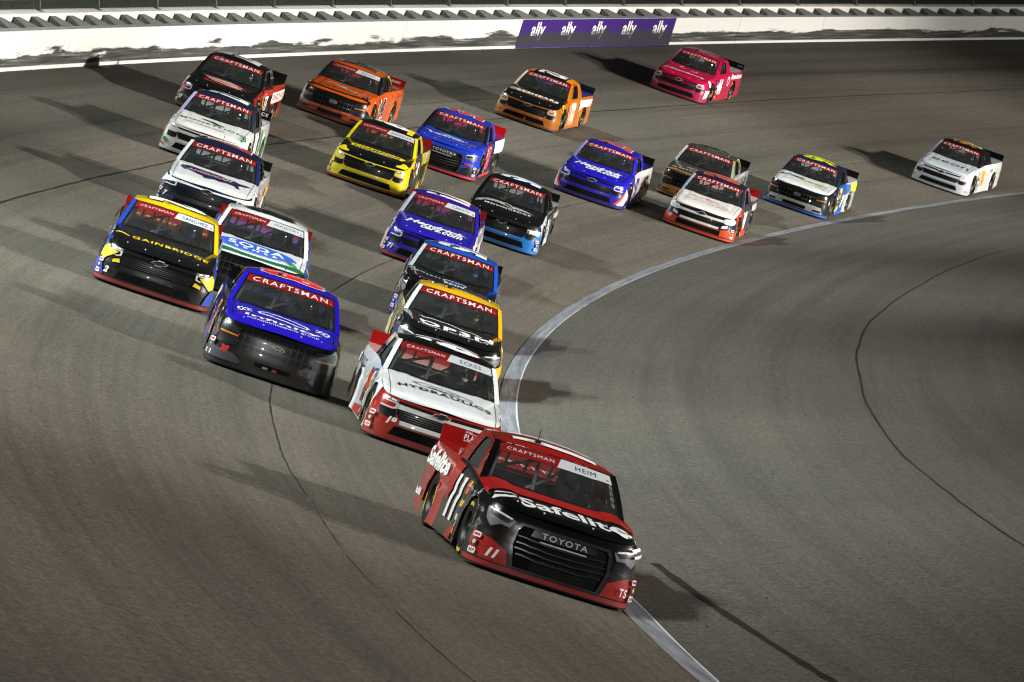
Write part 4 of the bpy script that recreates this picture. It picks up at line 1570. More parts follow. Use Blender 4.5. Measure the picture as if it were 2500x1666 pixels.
t.shape('hood', stroke([(-.40, .98), (-.38, .88), (-.20, .90), (.05, .84), (.26, .75), (.38, .76)], .06, .04), WHITE, 'hood_swoosh')
t.roofnum('38', (200, 30, 30), WHITE)
t.door('r', '38', (208, 90, 30), WHITE)
for q in range(4):
    t.side('r', -5.0 + q * .35, .66, -4.75 + q * .35, .94, (170, 172, 190), -.06)
t.shape('quarter_r', [(-sn(-4.9), .2), (-sn(-4.3), .2), (-sn(-4.3), .5), (-sn(-4.9), .55)], (205, 180, 40), 'side_graphic')
t.stickers('r', 8, 8)
t.bumper_stickers('r', '38', (205, 40, 24), z=.30, y=.74)
t.shape('nose', [(s_of_y(-.93), .14), (s_of_y(-.50), .14), (s_of_y(-.46), .19), (s_of_y(-.60), .27), (s_of_y(-.93), .30)], (66, 68, 76), 'nose_panel')
t.shape('nose', rect(.02, .185, .09, .225), (180, 60, 40), 'tow_hook')
t.shape('nose', rect(-.13, .19, -.05, .22), (170, 170, 165), 'tow_hook')
t.driver((30, 30, 34), 'person in dark gear at the wheel of the blue truck with the black nose')

# ---- 2
YEL, SBLU = (222, 190, 22), (34, 64, 160)
t = Truck('chevrolet', (6.159, 180.273, 2.60), 'race_truck', 'black race truck 2 with yellow roof, SANCHEZ on its windshield',
    body=BLACK, nose=BLACK, hood=(17, 17, 18), roof=YEL, cab=SBLU, pillar_r=SBLU, pillar_l=YEL, fender=SBLU, door=(24, 24, 30), quarter_panel=(60, 64, 62), lip=(142, 34, 20), band=BLACK, bar=BLACK, frame=BLACK, cring=(196, 196, 186), spoiler=(140, 20, 18), bed=(70, 26, 24), driver='SANCHEZ', podcol=YEL, dot=(235, 80, 50))
t.text('hood', 'GAINBRIDGE', .10, .70, 1.34, .17, YEL, 'hood_lettering', bold=.015, arch=.06)
t.shape('hood', stroke([(-.86, .92), (-.74, .86), (-.62, .72)], .09, .02), YEL, 'hood_graphic')
for sg in (-1, 1):
    P = [(s_of_y(.74), .55), (s_of_y(.90), .40), (s_of_y(.965), .44), (s_of_y(.97), .60), (s_of_y(.93), .655), (s_of_y(.86), .60), (s_of_y(.72), .57)]
    t.shape('nose', P if sg > 0 else mir(P), YEL, 'nose_graphic')
    P = [(s_of_y(.63), .41), (s_of_y(.76), .39), (s_of_y(.76), .44), (s_of_y(.66), .475)]
    t.shape('nose', P if sg > 0 else mir(P), YEL, 'nose_graphic')
    P = [(s_of_y(.84), .15), (s_of_y(.98), .15), (s_of_y(.985), .38), (s_of_y(.93), .40), (s_of_y(.88), .30)]
    t.shape('nose', P if sg > 0 else mir(P), SBLU, 'nose_graphic')
t.bumper_stickers('r', '2', WHITE, z=.25, y=.80)
t.roofnum('2', WHITE, BLACK, w_=.42)
t.side('r', -5.0, .35, -4.3, .95, (120, 122, 112), -.05)
t.stickers('r', 9, 6)
t.text('bed', 'GAINBRIDGE', 0, 4.3, 1.3, .3, (200, 140, 30), 'bed_lettering', bold=.02)
t.driver((40, 60, 150), 'person with a blue helmet driving the black truck with the yellow roof')

# ---- 98 white and green
t = Truck('ford', (4.859, 178.984, 3.09), 'race_truck', 'white race truck with a blue oval logo on its hood, MAJESKI on its windshield',
    body=WHITE, nose=(15, 15, 16), bar=(15, 16, 16), lip=(16, 40, 30), roof=(222, 222, 222), cab=WHITE, pillar=WHITE, fender=(46, 74, 170), door=(52, 84, 180), quarter_panel=(60, 92, 190), spoiler=(140, 22, 18), bed=(90, 100, 190), driver='MAJESKI')
t.shape('hood', ellipse(-.09, .80, .84, .47, 36), (196, 202, 214), 'hood_oval')
t.shape('hood', ellipse(-.09, .80, .81, .445, 36), (42, 86, 190), 'hood_oval')
t.text('hood', 'SODA', -.05, .90, 1.06, .36, WHITE, 'hood_lettering', bold=.022)
t.text('hood', 'S E N S E', -.05, .59, .80, .13, WHITE, 'hood_lettering', bold=.03)
t.shape('hood', ellipse(-.20, .90, .05, .08, 12), (20, 110, 60), 'hood_drop')
t.shape('hood', [(-.92, .30), (-.8, .24), (-.6, .17), (-.3, .125), (0, .115), (.3, .125), (.6, .17), (.8, .24), (.92, .30), (.9, .40), (.6, .27), (.3, .215), (0, .20), (-.3, .215), (-.6, .27), (-.9, .40)], (22, 96, 60), 'hood_stripe')
for q in (0, .10):
    t.shape('hood', [(.60 + q, .34), (.66 + q, .34), (.56 + q, .62), (.50 + q, .62)], (22, 104, 64), 'hood_stripe')
t.roofnum('98', (18, 20, 22), w_=.56)
t.shape('fender_l', [(sn(-.62), .50), (sn(-.9), .76), (sn(-.9), .82), (sn(-.62), .62)], (214, 200, 50), 'side_graphic')
t.driver((36, 40, 60), 'person in a dark helmet at the wheel of the white truck with the blue oval')

# ---- 71 blue with name banner
HB = (38, 28, 160)
t = Truck('chevrolet', (3.100, 174.475, 3.99), 'race_truck', 'blue race truck number 71 with white sides and red spoiler, CARUTH on its windshield',
    body=HB, nose=HB, roof=HB, pillar_r=(190, 190, 210), pillar_l=HB, cab=HB, fender_r=(190, 186, 196), fender_l=(226, 222, 222), door=(214, 208, 208), quarter_panel=(216, 212, 212), lip=(150, 28, 24), spoiler=(150, 20, 18), bed=(60, 48, 120), driver='CARUTH', dot=(60, 20, 30))
def hendrick(t):
    t.text('hood', 'Hendrick', -.02, .88, 1.36, .28, WHITE, 'hood_lettering', bold=.03, shear=.35)
    t.text('hood', 'cars.com', .14, .60, .96, .22, WHITE, 'hood_lettering', bold=.03, shear=.35)
hendrick(t)
t.roofnum('71', WHITE, (180, 30, 40))
t.bumper_stickers('r', '71', WHITE, z=.27, y=.80)
t.shape('nose', [(s_of_y(-.985), .15), (s_of_y(-.93), .15), (s_of_y(-.955), .55), (s_of_y(-.985), .60)], (200, 170, 170), 'nose_graphic')
t.shape('quarter_l', [(sn(-3.1), .20), (sn(-5.1), .30), (sn(-4.2), .55)], (70, 66, 160), 'side_graphic')
t.driver((30, 34, 60), 'person in a dark helmet at the wheel of the blue truck 71')

# ---- 57 blue without name banner
t = Truck('chevrolet', (3.906, 167.813, 3.06), 'race_truck', 'blue race truck with white sides, black spoiler and no driver name banner',
    body=(32, 26, 172), nose=(34, 28, 170), roof=(30, 26, 168), pillar=(44, 40, 185), pillar_r=(150, 150, 215), fender=(34, 28, 165), door=(222, 214, 206), quarter_panel=(226, 220, 212), lip=(30, 26, 110), spoiler=(18, 18, 20), bed=(40, 36, 130), cring=(214, 214, 224))
hendrick(t)
t.roofnum('57', (190, 44, 30), (190, 190, 200))
P = [(s_of_y(.80), .15), (s_of_y(.95), .15), (s_of_y(.985), .45), (s_of_y(.97), .62), (s_of_y(.955), .50), (s_of_y(.90), .30)]
for q in (P, mir(P)):
    t.shape('nose', q, (222, 216, 210), 'nose_graphic')
P = [(s_of_y(.72), .15), (s_of_y(.78), .15), (s_of_y(.90), .32), (s_of_y(.955), .56), (s_of_y(.93), .50), (s_of_y(.86), .33)]
for q in (P, mir(P)):
    t.shape('nose', q, (196, 64, 40), 'nose_graphic')
t.shape('quarter_l', [(sn(-3.1), .15), (sn(-5.1), .30), (sn(-4.6), .62), (sn(-3.1), .50)], (74, 66, 72), 'side_graphic')
t.door('l', '57', (52, 46, 150), w_=.6)
t.shape('door_l', [(sn(-1.7), .12), (sn(-3.0), .12), (sn(-3.0), .40), (sn(-2.3), .30), (sn(-1.7), .34)], (60, 56, 70), 'side_graphic')
t.stickers('l', 12, 6)
t.driver((46, 60, 140), 'person in a dark helmet at the wheel of the blue truck with the black spoiler')

# ---- black and bright blue
t = Truck('chevrolet', (2.941, 171.953, 3.66), 'race_truck', 'black race truck with bright blue lower bumper and white winged logo on the hood',
    body=BLACK, nose=(24, 120, 200), hood=(15, 15, 16), roof=(15, 15, 16), band=(15, 15, 16), bar=(26, 122, 204), frame=(26, 122, 204), cring=(228, 228, 222), vent=(20, 22, 26), fender=(200, 206, 214), fender_r=BLACK, door=(18, 19, 22), quarter_panel=(16, 17, 19), lip=(24, 116, 196), spoiler=(16, 16, 18), bed=(190, 190, 185))
t.text('hood', 'MOVINGEDGE', .0, .80, 1.16, .13, (222, 222, 220), 'hood_lettering', bold=.02)
for q in range(4):
    t.shape('hood', stroke([(-.80, .74 + q * .05), (-.62, 1.0 + q * .05), (-.40, 1.12 + q * .045), (-.12, 1.10 + q * .04)], .012, .03), (214, 206, 204), 'hood_wing')
    t.shape('hood', stroke([(.62 - q * .05, .98 + q * .025), (.40, .99 + q * .03), (.18, 1.0 + q * .04), (.10, .96 + q * .05)], .012, .03), (214, 206, 204), 'hood_wing')
t.shape('hood', stroke([(-.12, 1.26), (.02, 1.16), (.14, .94)], .03), (214, 214, 214), 'hood_wing')
t.shape('hood', stroke([(-.22, 1.06), (-.06, 1.02), (.10, .90)], .025), (214, 214, 214), 'hood_wing')
P = [(s_of_y(.66), .62), (s_of_y(.95), .66), (s_of_y(.975), .74), (s_of_y(.66), .69)]
t.shape('nose', rect(-s_of_y(.975), .62, s_of_y(.975), .70), (15, 15, 16), 'nose_panel')
P = [(s_of_y(.70), .53), (s_of_y(.93), .50), (s_of_y(.96), .60), (s_of_y(.90), .615), (s_of_y(.70), .60)]
t.shape('nose', P, (228, 230, 224), 'headlight_print')
t.roofnum('45', WHITE, (40, 120, 210), w_=.52)
t.bumper_stickers('l')
t.shape('door_l', [(sn(-1.7), .20), (sn(-2.9), .20), (sn(-2.5), .82), (sn(-1.7), .82)], (206, 210, 216), 'side_graphic')
t.door('l', '45', (30, 110, 200), w_=.55)
t.sidetext('l', 'MOVINGEDGE', -4.0, .84, 1.5, .13, (226, 226, 226), bold=.03)
t.stickers('l', 21, 6)
t.driver((34, 60, 150), 'person driving the black truck with the bright blue lower bumper')

# ---- blue roof, black hood
t = Truck('toyota', (1.595, 177.331, 2.18), 'race_truck', 'race truck with bright blue roof, black hood and round blue emblem',
    body=(34, 84, 200), hood=(15, 15, 17), nose=(15, 15, 17), corner=(40, 86, 196), roof=(34, 84, 200), cab=(34, 84, 200), pillar_r=(200, 206, 216), fender=(20, 20, 22), door=(40, 70, 150), quarter_panel=(70, 72, 78), lip=(34, 70, 150), spoiler=BLACK, bed=(60, 66, 80), podcol=(34, 84, 200))
t.text('hood', 'CENTRAL', -.52, .92, .62, .09, (214, 216, 220), 'hood_lettering', bold=.02)
t.shape('hood', [ellipse(.06, .86, .24, .19), ellipse(.06, .86, .205, .155)], (196, 204, 216), 'hood_emblem')
t.shape('hood', ellipse(.06, .88, .12, .08), (54, 120, 214), 'hood_emblem')
t.text('hood', 'PLUS', .06, .62, .40, .14, WHITE, 'hood_lettering', bold=.03)
t.roofnum('15', WHITE, BLACK, w_=.56)
t.bumper_stickers('r')
t.shape('quarter_r', [(-sn(-5.1), .30), (-sn(-3.3), .24), (-sn(-3.3), .90), (-sn(-5.0), .92)], (96, 98, 104), 'side_graphic')
t.stickers('r', 14, 6)
t.driver((60, 140, 210), 'person with a light blue helmet driving the truck with bright blue roof')

# ---- OP3N
GOLD = (222, 168, 22)
t = Truck('toyota', (1.103, 179.763, 1.90), 'race_truck', 'black race truck with golden yellow roof, directly behind the white truck 19',
    body=(20, 20, 22), hood=(18, 18, 20), nose=(18, 18, 20), corner=GOLD, roof=GOLD, cab=(20, 20, 22), pillar=(210, 214, 220), pillar_l=GOLD, fender=(20, 20, 22), fender_l=GOLD, door=(150, 130, 70), quarter_panel=(130, 118, 80), lip=GOLD, spoiler=BLACK, bed=(40, 40, 40))
t.text('hood', 'OP3N', .06, .60, 1.34, .36, WHITE, 'hood_lettering', bold=.035)
t.text('hood', 'IN HONOR OF SOC AARON VAUGHN', .06, .36, 1.30, .07, (220, 214, 190), 'hood_lettering', bold=.01)
t.shape('hood', stroke([(-.62, 1.02), (-.40, 1.16), (-.05, 1.12), (.20, .92), (.34, .98), (.52, .86)], .035, .03), WHITE, 'hood_ridge')
t.roofnum('1', (22, 22, 22), WHITE, w_=.34)
t.shape('quarter_r', [(-sn(-5.1), .28), (-sn(-3.2), .24), (-sn(-3.2), .5), (-sn(-4.9), .92)], (188, 176, 130), 'side_graphic')
for q in range(5):
    t.shape('quarter_r', stroke([(-sn(-5.0 + q * .34), .9), (-sn(-4.7 + q * .34), .6), (-sn(-4.75 + q * .34), .3)], .03, .01), (30, 28, 24), 'side_graphic')
t.stickers('r', 15, 7)
t.shape('nose', [(s_of_y(.86), .52), (s_of_y(.965), .60), (s_of_y(.97), .50), (s_of_y(.93), .30)], GOLD, 'nose_graphic')
t.driver((150, 150, 60), 'person with a yellow marked helmet at the wheel of the truck with the golden roof')

# ---- 9 yellow champion
CY_ = (226, 204, 22)
t = Truck('chevrolet', (6.856, 171.291, 4.07), 'race_truck', 'yellow race truck with black hood, ENFINGER on its windshield',
    body=CY_, nose=CY_, hood=(16, 16, 16), roof=(15, 15, 15), cab=CY_, pillar=CY_, band=(18, 18, 18), bar=CY_, frame=CY_, fender=CY_, door=(18, 18, 18), quarter_panel=CY_, lip=(146, 66, 30), spoiler=(140, 24, 20), bed=(60, 50, 30), driver='ENFINGER', cring=(190, 186, 150))
for P in ([(.60, .20), (.70, .22), (.80, .28), (.86, .36), (.90, .62), (.74, .62), (.70, .40)],):
    t.shape('hood', P, CY_, 'hood_panel')
    t.shape('hood', mir(P), CY_, 'hood_panel')
t.shape('hood', [(-.66, .78), (.66, .78), (.74, 1.02), (-.66, 1.02)], CY_, 'hood_panel')
t.text('hood', 'CHAMPION', .0, .90, 1.20, .17, (18, 18, 16), 'hood_lettering', bold=.05, shear=.1)
t.text('hood', 'POWER EQUIPMENT', -.05, .70, .95, .06, (205, 205, 200), 'hood_lettering', bold=.02)
t.roofnum('9', WHITE, None, w_=.44)
t.shape('roof', rect(-.5, .45, .44, .60), CY_, 'roof_edge')
t.bumper_stickers('r')
t.shape('quarter_l', [(sn(-3.1), .16), (sn(-4.2), .78), (sn(-3.1), .70)], (20, 20, 18), 'side_graphic')
t.door('l', '9', WHITE, None, w_=.40, h=.55)
t.stickers('l', 17, 7)
t.text('bed', 'CHAMPION', 0, 4.3, 1.2, .3, (190, 170, 40), 'bed_lettering', bold=.02)
t.driver((70, 74, 40), 'person in a dark helmet at the wheel of the yellow truck')

# ---- blue Toyota
TB = (34, 58, 188)
t = Truck('toyota', (6.974, 169.067, 3.82), 'race_truck', 'blue race truck with red lower lip and red spoiler beside the yellow truck',
    body=TB, nose=TB, roof=TB, cab=TB, pillar=(22, 24, 34), pillar_r=(20, 22, 30), corner=(22, 22, 24), vent=TB, fender=TB, door=(30, 40, 120), quarter_panel=(24, 24, 26), lip=(226, 54, 26), spoiler=(206, 16, 18), bed=(72, 48, 130), podcol=TB)
t.text('hood', 'Valmar', -.05, .80, 1.10, .17, WHITE, 'hood_lettering', bold=.03, shear=.3)
t.shape('hood', [(-.36, .98), (-.10, 1.08), (.24, .98), (.44, .80), (.16, .88), (-.12, .92)], (120, 190, 226), 'hood_wave')
t.shape('hood', stroke([(.50, .66), (.62, .63), (.76, .56)], .04, .01), (226, 190, 190), 'hood_stroke')
t.shape('hood', stroke([(-.70, .90), (-.60, .86), (-.52, .78)], .03, .02), WHITE, 'hood_stroke')
t.roofnum('5', (206, 40, 30), WHITE, w_=.5)
t.side('l', -1.72, .30, -2.5, .90, (206, 44, 30), 0, 'door')
t.door('l', '5', (206, 44, 30), WHITE, w_=.45)
t.shape('quarter_l', [(sn(-3.05), .66), (sn(-4.9), .62), (sn(-5.1), .98), (sn(-3.05), .98)], (214, 220, 232), 'side_graphic')
t.shape('nose', rect(s_of_y(.66), .415, s_of_y(.80), .455), (206, 40, 34), 'nose_stripe')
t.bumper_stickers('l')
t.shape('fender_l', rect(sn(-.72), .14, sn(-1.64), .20), (226, 54, 26), 'side_graphic')
t.shape('door_l', rect(sn(-1.70), .12, sn(-2.98), .19), (226, 54, 26), 'side_graphic')
t.stickers('l', 19, 7)
t.driver((40, 40, 60), 'person in a dark helmet at the wheel of the blue truck with the red lip')

# ---- 99 orange
ORG = (202, 84, 16)
t = Truck('ford', (10.946, 168.301, 2.48), 'race_truck', 'orange race truck with orange hood and red spoiler, near the wall',
    body=ORG, nose=(20, 18, 16), bar=(150, 62, 18), roof=ORG, cab=(20, 19, 18), pillar=(24, 24, 40), pillar_l=(18, 18, 18), fender=ORG, door=ORG, quarter_panel=ORG, lip=(120, 40, 20), spoiler=(150, 20, 16), bed=(110, 70, 50), driver='RHODES')
t.shape('hood', [(-.92, .40), (-.8, .31), (-.6, .235), (-.3, .19), (0, .18), (.3, .19), (.6, .235), (.8, .31), (.92, .40), (.9, .50), (.6, .33), (.3, .28), (0, .265), (-.3, .28), (-.6, .33), (-.9, .50)], BLACK, 'hood_stripe')
t.shape('hood', [stroke([(-.46, .96), (-.40, 1.06), (-.30, 1.02), (.12, .74), (.36, .66), (.44, .72), (.38, .80)], .045, .04)], (190, 180, 170), 'hood_logo')
t.shape('hood', [(-.16, .84), (.02, .94), (.14, .88), (.0, .76)], (130, 190, 180), 'hood_logo')
t.text('hood', 'FARM PAINT', -.05, .56, 1.15, .09, (40, 24, 16), 'hood_lettering', bold=.02)
for q in (0, .16):
    t.shape('hood', stroke([(.72 + q * .5, .42 + q * .5), (.66 + q * .5, .60 + q * .6)], .05, .03), BLACK, 'hood_stripe')
t.roofnum('41', (24, 26, 30), (150, 140, 130), w_=.56)
t.door('l', '41', (26, 24, 22), WHITE, w_=.55)
for q in range(5):
    t.shape('quarter_l', stroke([(sn(-3.25 - q * .33), .92 - q * .01), (sn(-3.35 - q * .33), .84), (sn(-3.30 - q * .33), .74)], .03, .02), (60, 28, 12), 'side_graphic')
t.shape('quarter_l', [(sn(-4.3), .55), (sn(-4.5), .28), (sn(-4.15), .66)], (22, 20, 18), 'side_graphic')
for sg in (-1, 1):
    P = [(s_of_y(.30), .29), (s_of_y(.58), .29), (s_of_y(.56), .34), (s_of_y(.30), .34)]
    t.shape('nose', P if sg > 0 else mir(P), (196, 84, 24), 'nose_graphic')
P = [(s_of_y(.86), .60), (s_of_y(.975), .42), (s_of_y(.985), .62), (s_of_y(.96), .73)]
t.shape('nose', P, ORG, 'nose_graphic')
t.shape('cab_l', stroke([(2.72, 1.395), (2.92, 1.39), (3.08, 1.30), (3.18, 1.18)], .03), (196, 220, 40), 'edge_stripe')
t.text('spoil', 'PLAYOFFS', .62, .12, .26, .06, WHITE, 'spoiler_lettering', bold=.02)
t.stickers('l', 23, 6)
t.driver((60, 56, 50), 'person in a dark helmet at the wheel of the orange truck with black stripes')

# ---- 7 white with navy map
NAVY = (24, 32, 66)
t = Truck('chevrolet', (7.322, 175.813, 3.42), 'race_truck', 'white hooded race truck 7 with a navy map on its hood',
    body=WHITE, nose=NAVY, hood=(230, 230, 228), roof=NAVY, cab=NAVY, pillar_r=(214, 216, 222), pillar_l=(30, 40, 96), band=(30, 34, 54), bar=(26, 28, 40), frame=(26, 28, 40), fender_l=WHITE, fender_r=NAVY, door=(226, 226, 224), quarter_panel=(228, 228, 226), lip=(22, 24, 36), spoiler=(16, 16, 18), bed=(204, 206, 208), cring=(226, 226, 222), dot=(240, 80, 30))
t.shape('nose', [(s_of_y(-.985), .52), (s_of_y(-.64), .605), (s_of_y(0), .60), (s_of_y(.64), .605), (s_of_y(.985), .52), (s_of_y(.985), .70), (s_of_y(.9), .66), (s_of_y(0), .63), (s_of_y(-.9), .66), (s_of_y(-.985), .70)], WHITE, 'nose_panel', extra=-.006)
mp = [(-.74, 1.10), (-.66, 1.18), (-.50, 1.18), (-.2, 1.14), (.1, 1.12), (.26, 1.04), (.42, 1.06), (.55, .98), (.68, 1.06), (.80, 1.04), (.70, .92), (.60, .84), (.54, .72), (.60, .56), (.55, .50), (.46, .66), (.30, .68), (.16, .62), (.04, .66), (-.10, .56), (-.18, .54), (-.24, .66), (-.38, .72), (-.52, .80), (-.64, .82), (-.72, .96)]
t.shape('hood', mp[::-1], (22, 30, 70), 'hood_map')
t.text('hood', 'AMERICAN', -.10, .93, .98, .16, (206, 206, 210), 'hood_lettering', bold=.06, shear=.2)
t.text('hood', 'AMERICAN', -.10, .93, .94, .14, (178, 40, 32), 'hood_lettering', bold=.02, shear=.2)
t.roofnum('7', (170, 40, 40), WHITE, w_=.44)
t.bumper_stickers('r', '7', WHITE, z=.32, y=.80)
t.shape('quarter_l', rrect(sn(-3.3), .62, sn(-3.9), .82, .05), (226, 160, 60), 'side_logo')
t.shape('door_l', rrect(sn(-1.9), .52, sn(-2.3), .76, .05), (196, 40, 36), 'side_logo')
t.stickers('l', 25, 7)
t.driver((60, 60, 70), 'person in a dark helmet at the wheel of the white hooded truck 7')

# ---- white and green
t = Truck('chevrolet', (9.597, 172.920, 3.98), 'race_truck', 'white race truck with dark roof and green accents, go the distance on its hood',
    body=(226, 226, 222), nose=(218, 218, 212), hood=(224, 224, 220), roof=(26, 34, 62), cab=(28, 32, 44), pillar_r=(176, 178, 220), pillar_l=(40, 44, 60), lip=(196, 196, 190), fender=(220, 222, 218), door=(52, 58, 62), quarter_panel=(216, 220, 214), spoiler=(16, 17, 18), bed=(210, 212, 208), cring=(210, 212, 206))
t.text('hood', 'MONEYLION', .0, .78, 1.52, .14, (30, 52, 46), 'hood_lettering', bold=.01)
t.text('hood', 'GO THE DISTANCE', -.10, .50, .92, .085, (34, 36, 40), 'hood_lettering', bold=.01)
t.shape('hood', [(-.30, 1.10), (.0, 1.10), (.18, 1.0), (.32, .96), (.12, .92), (-.02, .98), (-.30, 1.06)], (28, 36, 38), 'hood_logo')
t.shape('hood', [(.0, .92), (.14, .88), (.34, .92), (.20, .86), (.05, .84)], (28, 130, 86), 'hood_logo')
t.roofnum('17', WHITE, (24, 104, 76), w_=.54)
for q, c in ((0, (24, 110, 72)), (.05, (20, 24, 30)), (.10, (60, 180, 120))):
    t.shape('hood', stroke([(.82 - q, .34), (.88 - q, .52), (.84 - q, .80)], .03, .02), c, 'hood_stripe')
t.side('l', -2.0, .14, -2.28, .90, WHITE, .1, 'door')
t.side('l', -2.40, .14, -2.62, .90, WHITE, .1, 'door')
t.shape('quarter_l', stroke([(sn(-3.2), .90), (sn(-3.35), .6), (sn(-3.25), .3)], .24, .10), (30, 140, 80), 'side_graphic')
t.text('spoil', 'ICE', .70, .14, .22, .08, (206, 206, 206), 'spoiler_lettering', bold=.03)
t.shape('nose', rect(s_of_y(-.90), .24, s_of_y(-.82), .33), (40, 130, 84), 'sponsor_sticker')
t.shape('nose', rect(s_of_y(-.95), .16, s_of_y(-.86), .20), (190, 60, 50), 'sponsor_sticker')
t.driver((90, 96, 104), 'person in a dark helmet at the wheel of the white and green truck')

# ---- 77 black and red
t = Truck('chevrolet', (11.928, 170.347, 3.31), 'race_truck', 'black race truck 77 with red and white flank, closest to the wall',
    body=(17, 17, 18), nose=(20, 19, 20), hood=(18, 17, 18), roof=(17, 16, 17), fender_l=(150, 36, 24), door=(24, 20, 20), quarter_panel=(166, 40, 24), lip=(120, 40, 28), band=(20, 20, 22), spoiler=(15, 15, 16), bed=(28, 26, 26), cring=(200, 196, 196), dot=(250, 170, 30))
for P in ([(-.60, 1.06), (.20, 1.08), (.44, .94), (.50, .84), (.10, .90), (-.40, .96)], [(-.50, .92), (.34, .84), (.56, .70), (.26, .70), (-.30, .80)]):
    t.shape('hood', P[::-1], (196, 176, 172), 'hood_logo')
t.text('hood', 'OVERDRIVE', .0, .90, .90, .14, (178, 40, 30), 'hood_lettering', bold=.04, shear=.3)
t.shape('hood', stroke([(-.62, 1.12), (.0, 1.14), (.40, 1.0), (.64, .74)], .03, .02), (190, 44, 30), 'hood_stroke')
t.shape('hood', stroke([(-.50, .70), (-.38, .62), (.20, .62), (.40, .64)], .08, .05), (186, 44, 26), 'hood_stroke')
t.roofnum('77', (196, 196, 196), None, w_=.56)
t.shape('quarter_l', [(sn(-3.05), .55), (sn(-5.0), .60), (sn(-5.1), .88), (sn(-3.05), .84)], (226, 222, 216), 'side_graphic')
t.sidetext('l', 'DIRECT HITS', -4.05, .72, 1.7, .16, (170, 60, 40), bold=.03)
t.door('l', '77', WHITE, None, w_=.62, h=.55)
t.side('l', -1.72, .78, -2.95, .93, (168, 40, 24), 0, 'door')
t.bumper_stickers('r', '77', WHITE, z=.27, y=.84)
P = [(s_of_y(.74), .54), (s_of_y(.92), .53), (s_of_y(.95), .60), (s_of_y(.74), .58)]
t.shape('nose', mir(P), (170, 50, 50), 'headlight_print')
t.shape('quarter_l', [(sn(-3.05), .14), (sn(-3.4), .14), (sn(-3.4), .5), (sn(-3.05), .5)], (24, 22, 22), 'side_graphic')
t.stickers('l', 28, 6)
t.driver((130, 130, 134), 'person with a grey helmet at the wheel of the black truck 77')

# ---- orange with black hood
OR2 = (214, 120, 22)
t = Truck('chevrolet', (9.378, 164.772, 3.00), 'race_truck', 'orange race truck with black hood and navy spoiler, white letters across the hood',
    body=OR2, nose=(176, 100, 26), hood=(16, 16, 16), roof=(20, 18, 16), cab=OR2, pillar_l=OR2, pillar_r=(225, 205, 185), band=(22, 22, 22), bar=(200, 112, 26), frame=(206, 118, 28), fender=(206, 116, 26), door=OR2, quarter_panel=OR2, lip=(120, 76, 30), spoiler=(18, 24, 36), bed=(66, 60, 150), cring=(200, 206, 196))
t.text('hood', 'BESHEARS', .06, .86, 1.36, .20, (236, 226, 210), 'hood_lettering', bold=.05)
t.shape('hood', stroke([(-.56, .74), (-.1, .68), (.30, .66), (.70, .72)], .05, .03), (176, 120, 80), 'hood_underline')
t.shape('hood', ellipse(-.74, .90, .12, .16, 16), (150, 130, 120), 'hood_graphic')
t.roofnum('32', WHITE, None, w_=.56, h=.9)
t.shape('roof', rect(-.5, .50, .42, .735), OR2, 'roof_edge')
t.shape('roof', rect(-.5, -.735, .42, -.55), (170, 96, 24), 'roof_edge')
t.shape('door_l', [(sn(-1.72), .20), (sn(-2.6), .20), (sn(-2.5), .92), (sn(-1.72), .88)], (222, 150, 80), 'side_graphic')
t.door('l', '32', (240, 236, 226), None, w_=.66, h=.62)
t.shape('quarter_l', [(sn(-3.05), .58), (sn(-3.5), .72), (sn(-4.6), .70), (sn(-4.9), .92), (sn(-3.05), .94)], (232, 226, 214), 'side_graphic')
t.shape('nose', rect(s_of_y(.02), .155, s_of_y(.08), .24), (220, 70, 30), 'tow_strap')
t.shape('fender_l', stroke([(sn(-.66), .62), (sn(-.78), .80), (sn(-.95), .84)], .05, .05), (200, 200, 40), 'edge_stripe')
t.stickers('l', 31, 7)
t.driver((70, 70, 70), 'person in a dark helmet at the wheel of the orange truck with the black hood')

# ---- 44 crimson
PNK = (176, 14, 62)
t = Truck('chevrolet', (10.756, 160.197, 3.69), 'race_truck', 'crimson race truck 44 with black spoiler near the purple wall banner',
    body=PNK, nose=(168, 22, 70), lip=(150, 24, 72), spoiler=(14, 14, 15), bed=(196, 200, 198), cring=(190, 176, 180), pillar_r=(170, 90, 130), band=(120, 24, 56))
t.text('hood', 'Abundance', -.04, .62, 1.50, .17, (222, 196, 204), 'hood_lettering', bold=.02, shear=.2)
t.shape('hood', stroke([(-.22, 1.18), (-.34, 1.10), (-.26, 1.02), (-.10, 1.02)], .05, .03), (222, 190, 200), 'hood_logo')
t.shape('hood', stroke([(.10, .98), (.26, .94), (.34, .98), (.28, 1.06)], .03, .05), (222, 190, 200), 'hood_logo')
t.roofnum('44', (120, 110, 114), None, w_=.54)
t.door('l', '44', (240, 238, 236), None, x=-2.05, w_=.62, h=.52)
t.shape('quarter_l', [ellipse(sn(-3.1), .74, .14, .17), ellipse(sn(-3.1), .74, .09, .12)], (236, 214, 218), 'side_logo')
t.sidetext('l', 'Abundance', -4.1, .88, 1.5, .17, (240, 226, 228), bold=.035, shear=.2)
t.shape('fender_l', ellipse(sn(-.64), .70, .09, .11, 16), (244, 240, 232), 'side_logo')
t.shape('nose', [(s_of_y(.90), .20), (s_of_y(.975), .24), (s_of_y(.985), .50), (s_of_y(.94), .48)], (226, 210, 205), 'nose_graphic')
t.stickers('l', 33, 7)
t.text('spoil', '4X', .76, .13, .20, .08, (120, 112, 116), 'spoiler_lettering', bold=.03)
t.driver((40, 70, 60), 'person in a dark helmet at the wheel of the crimson truck')

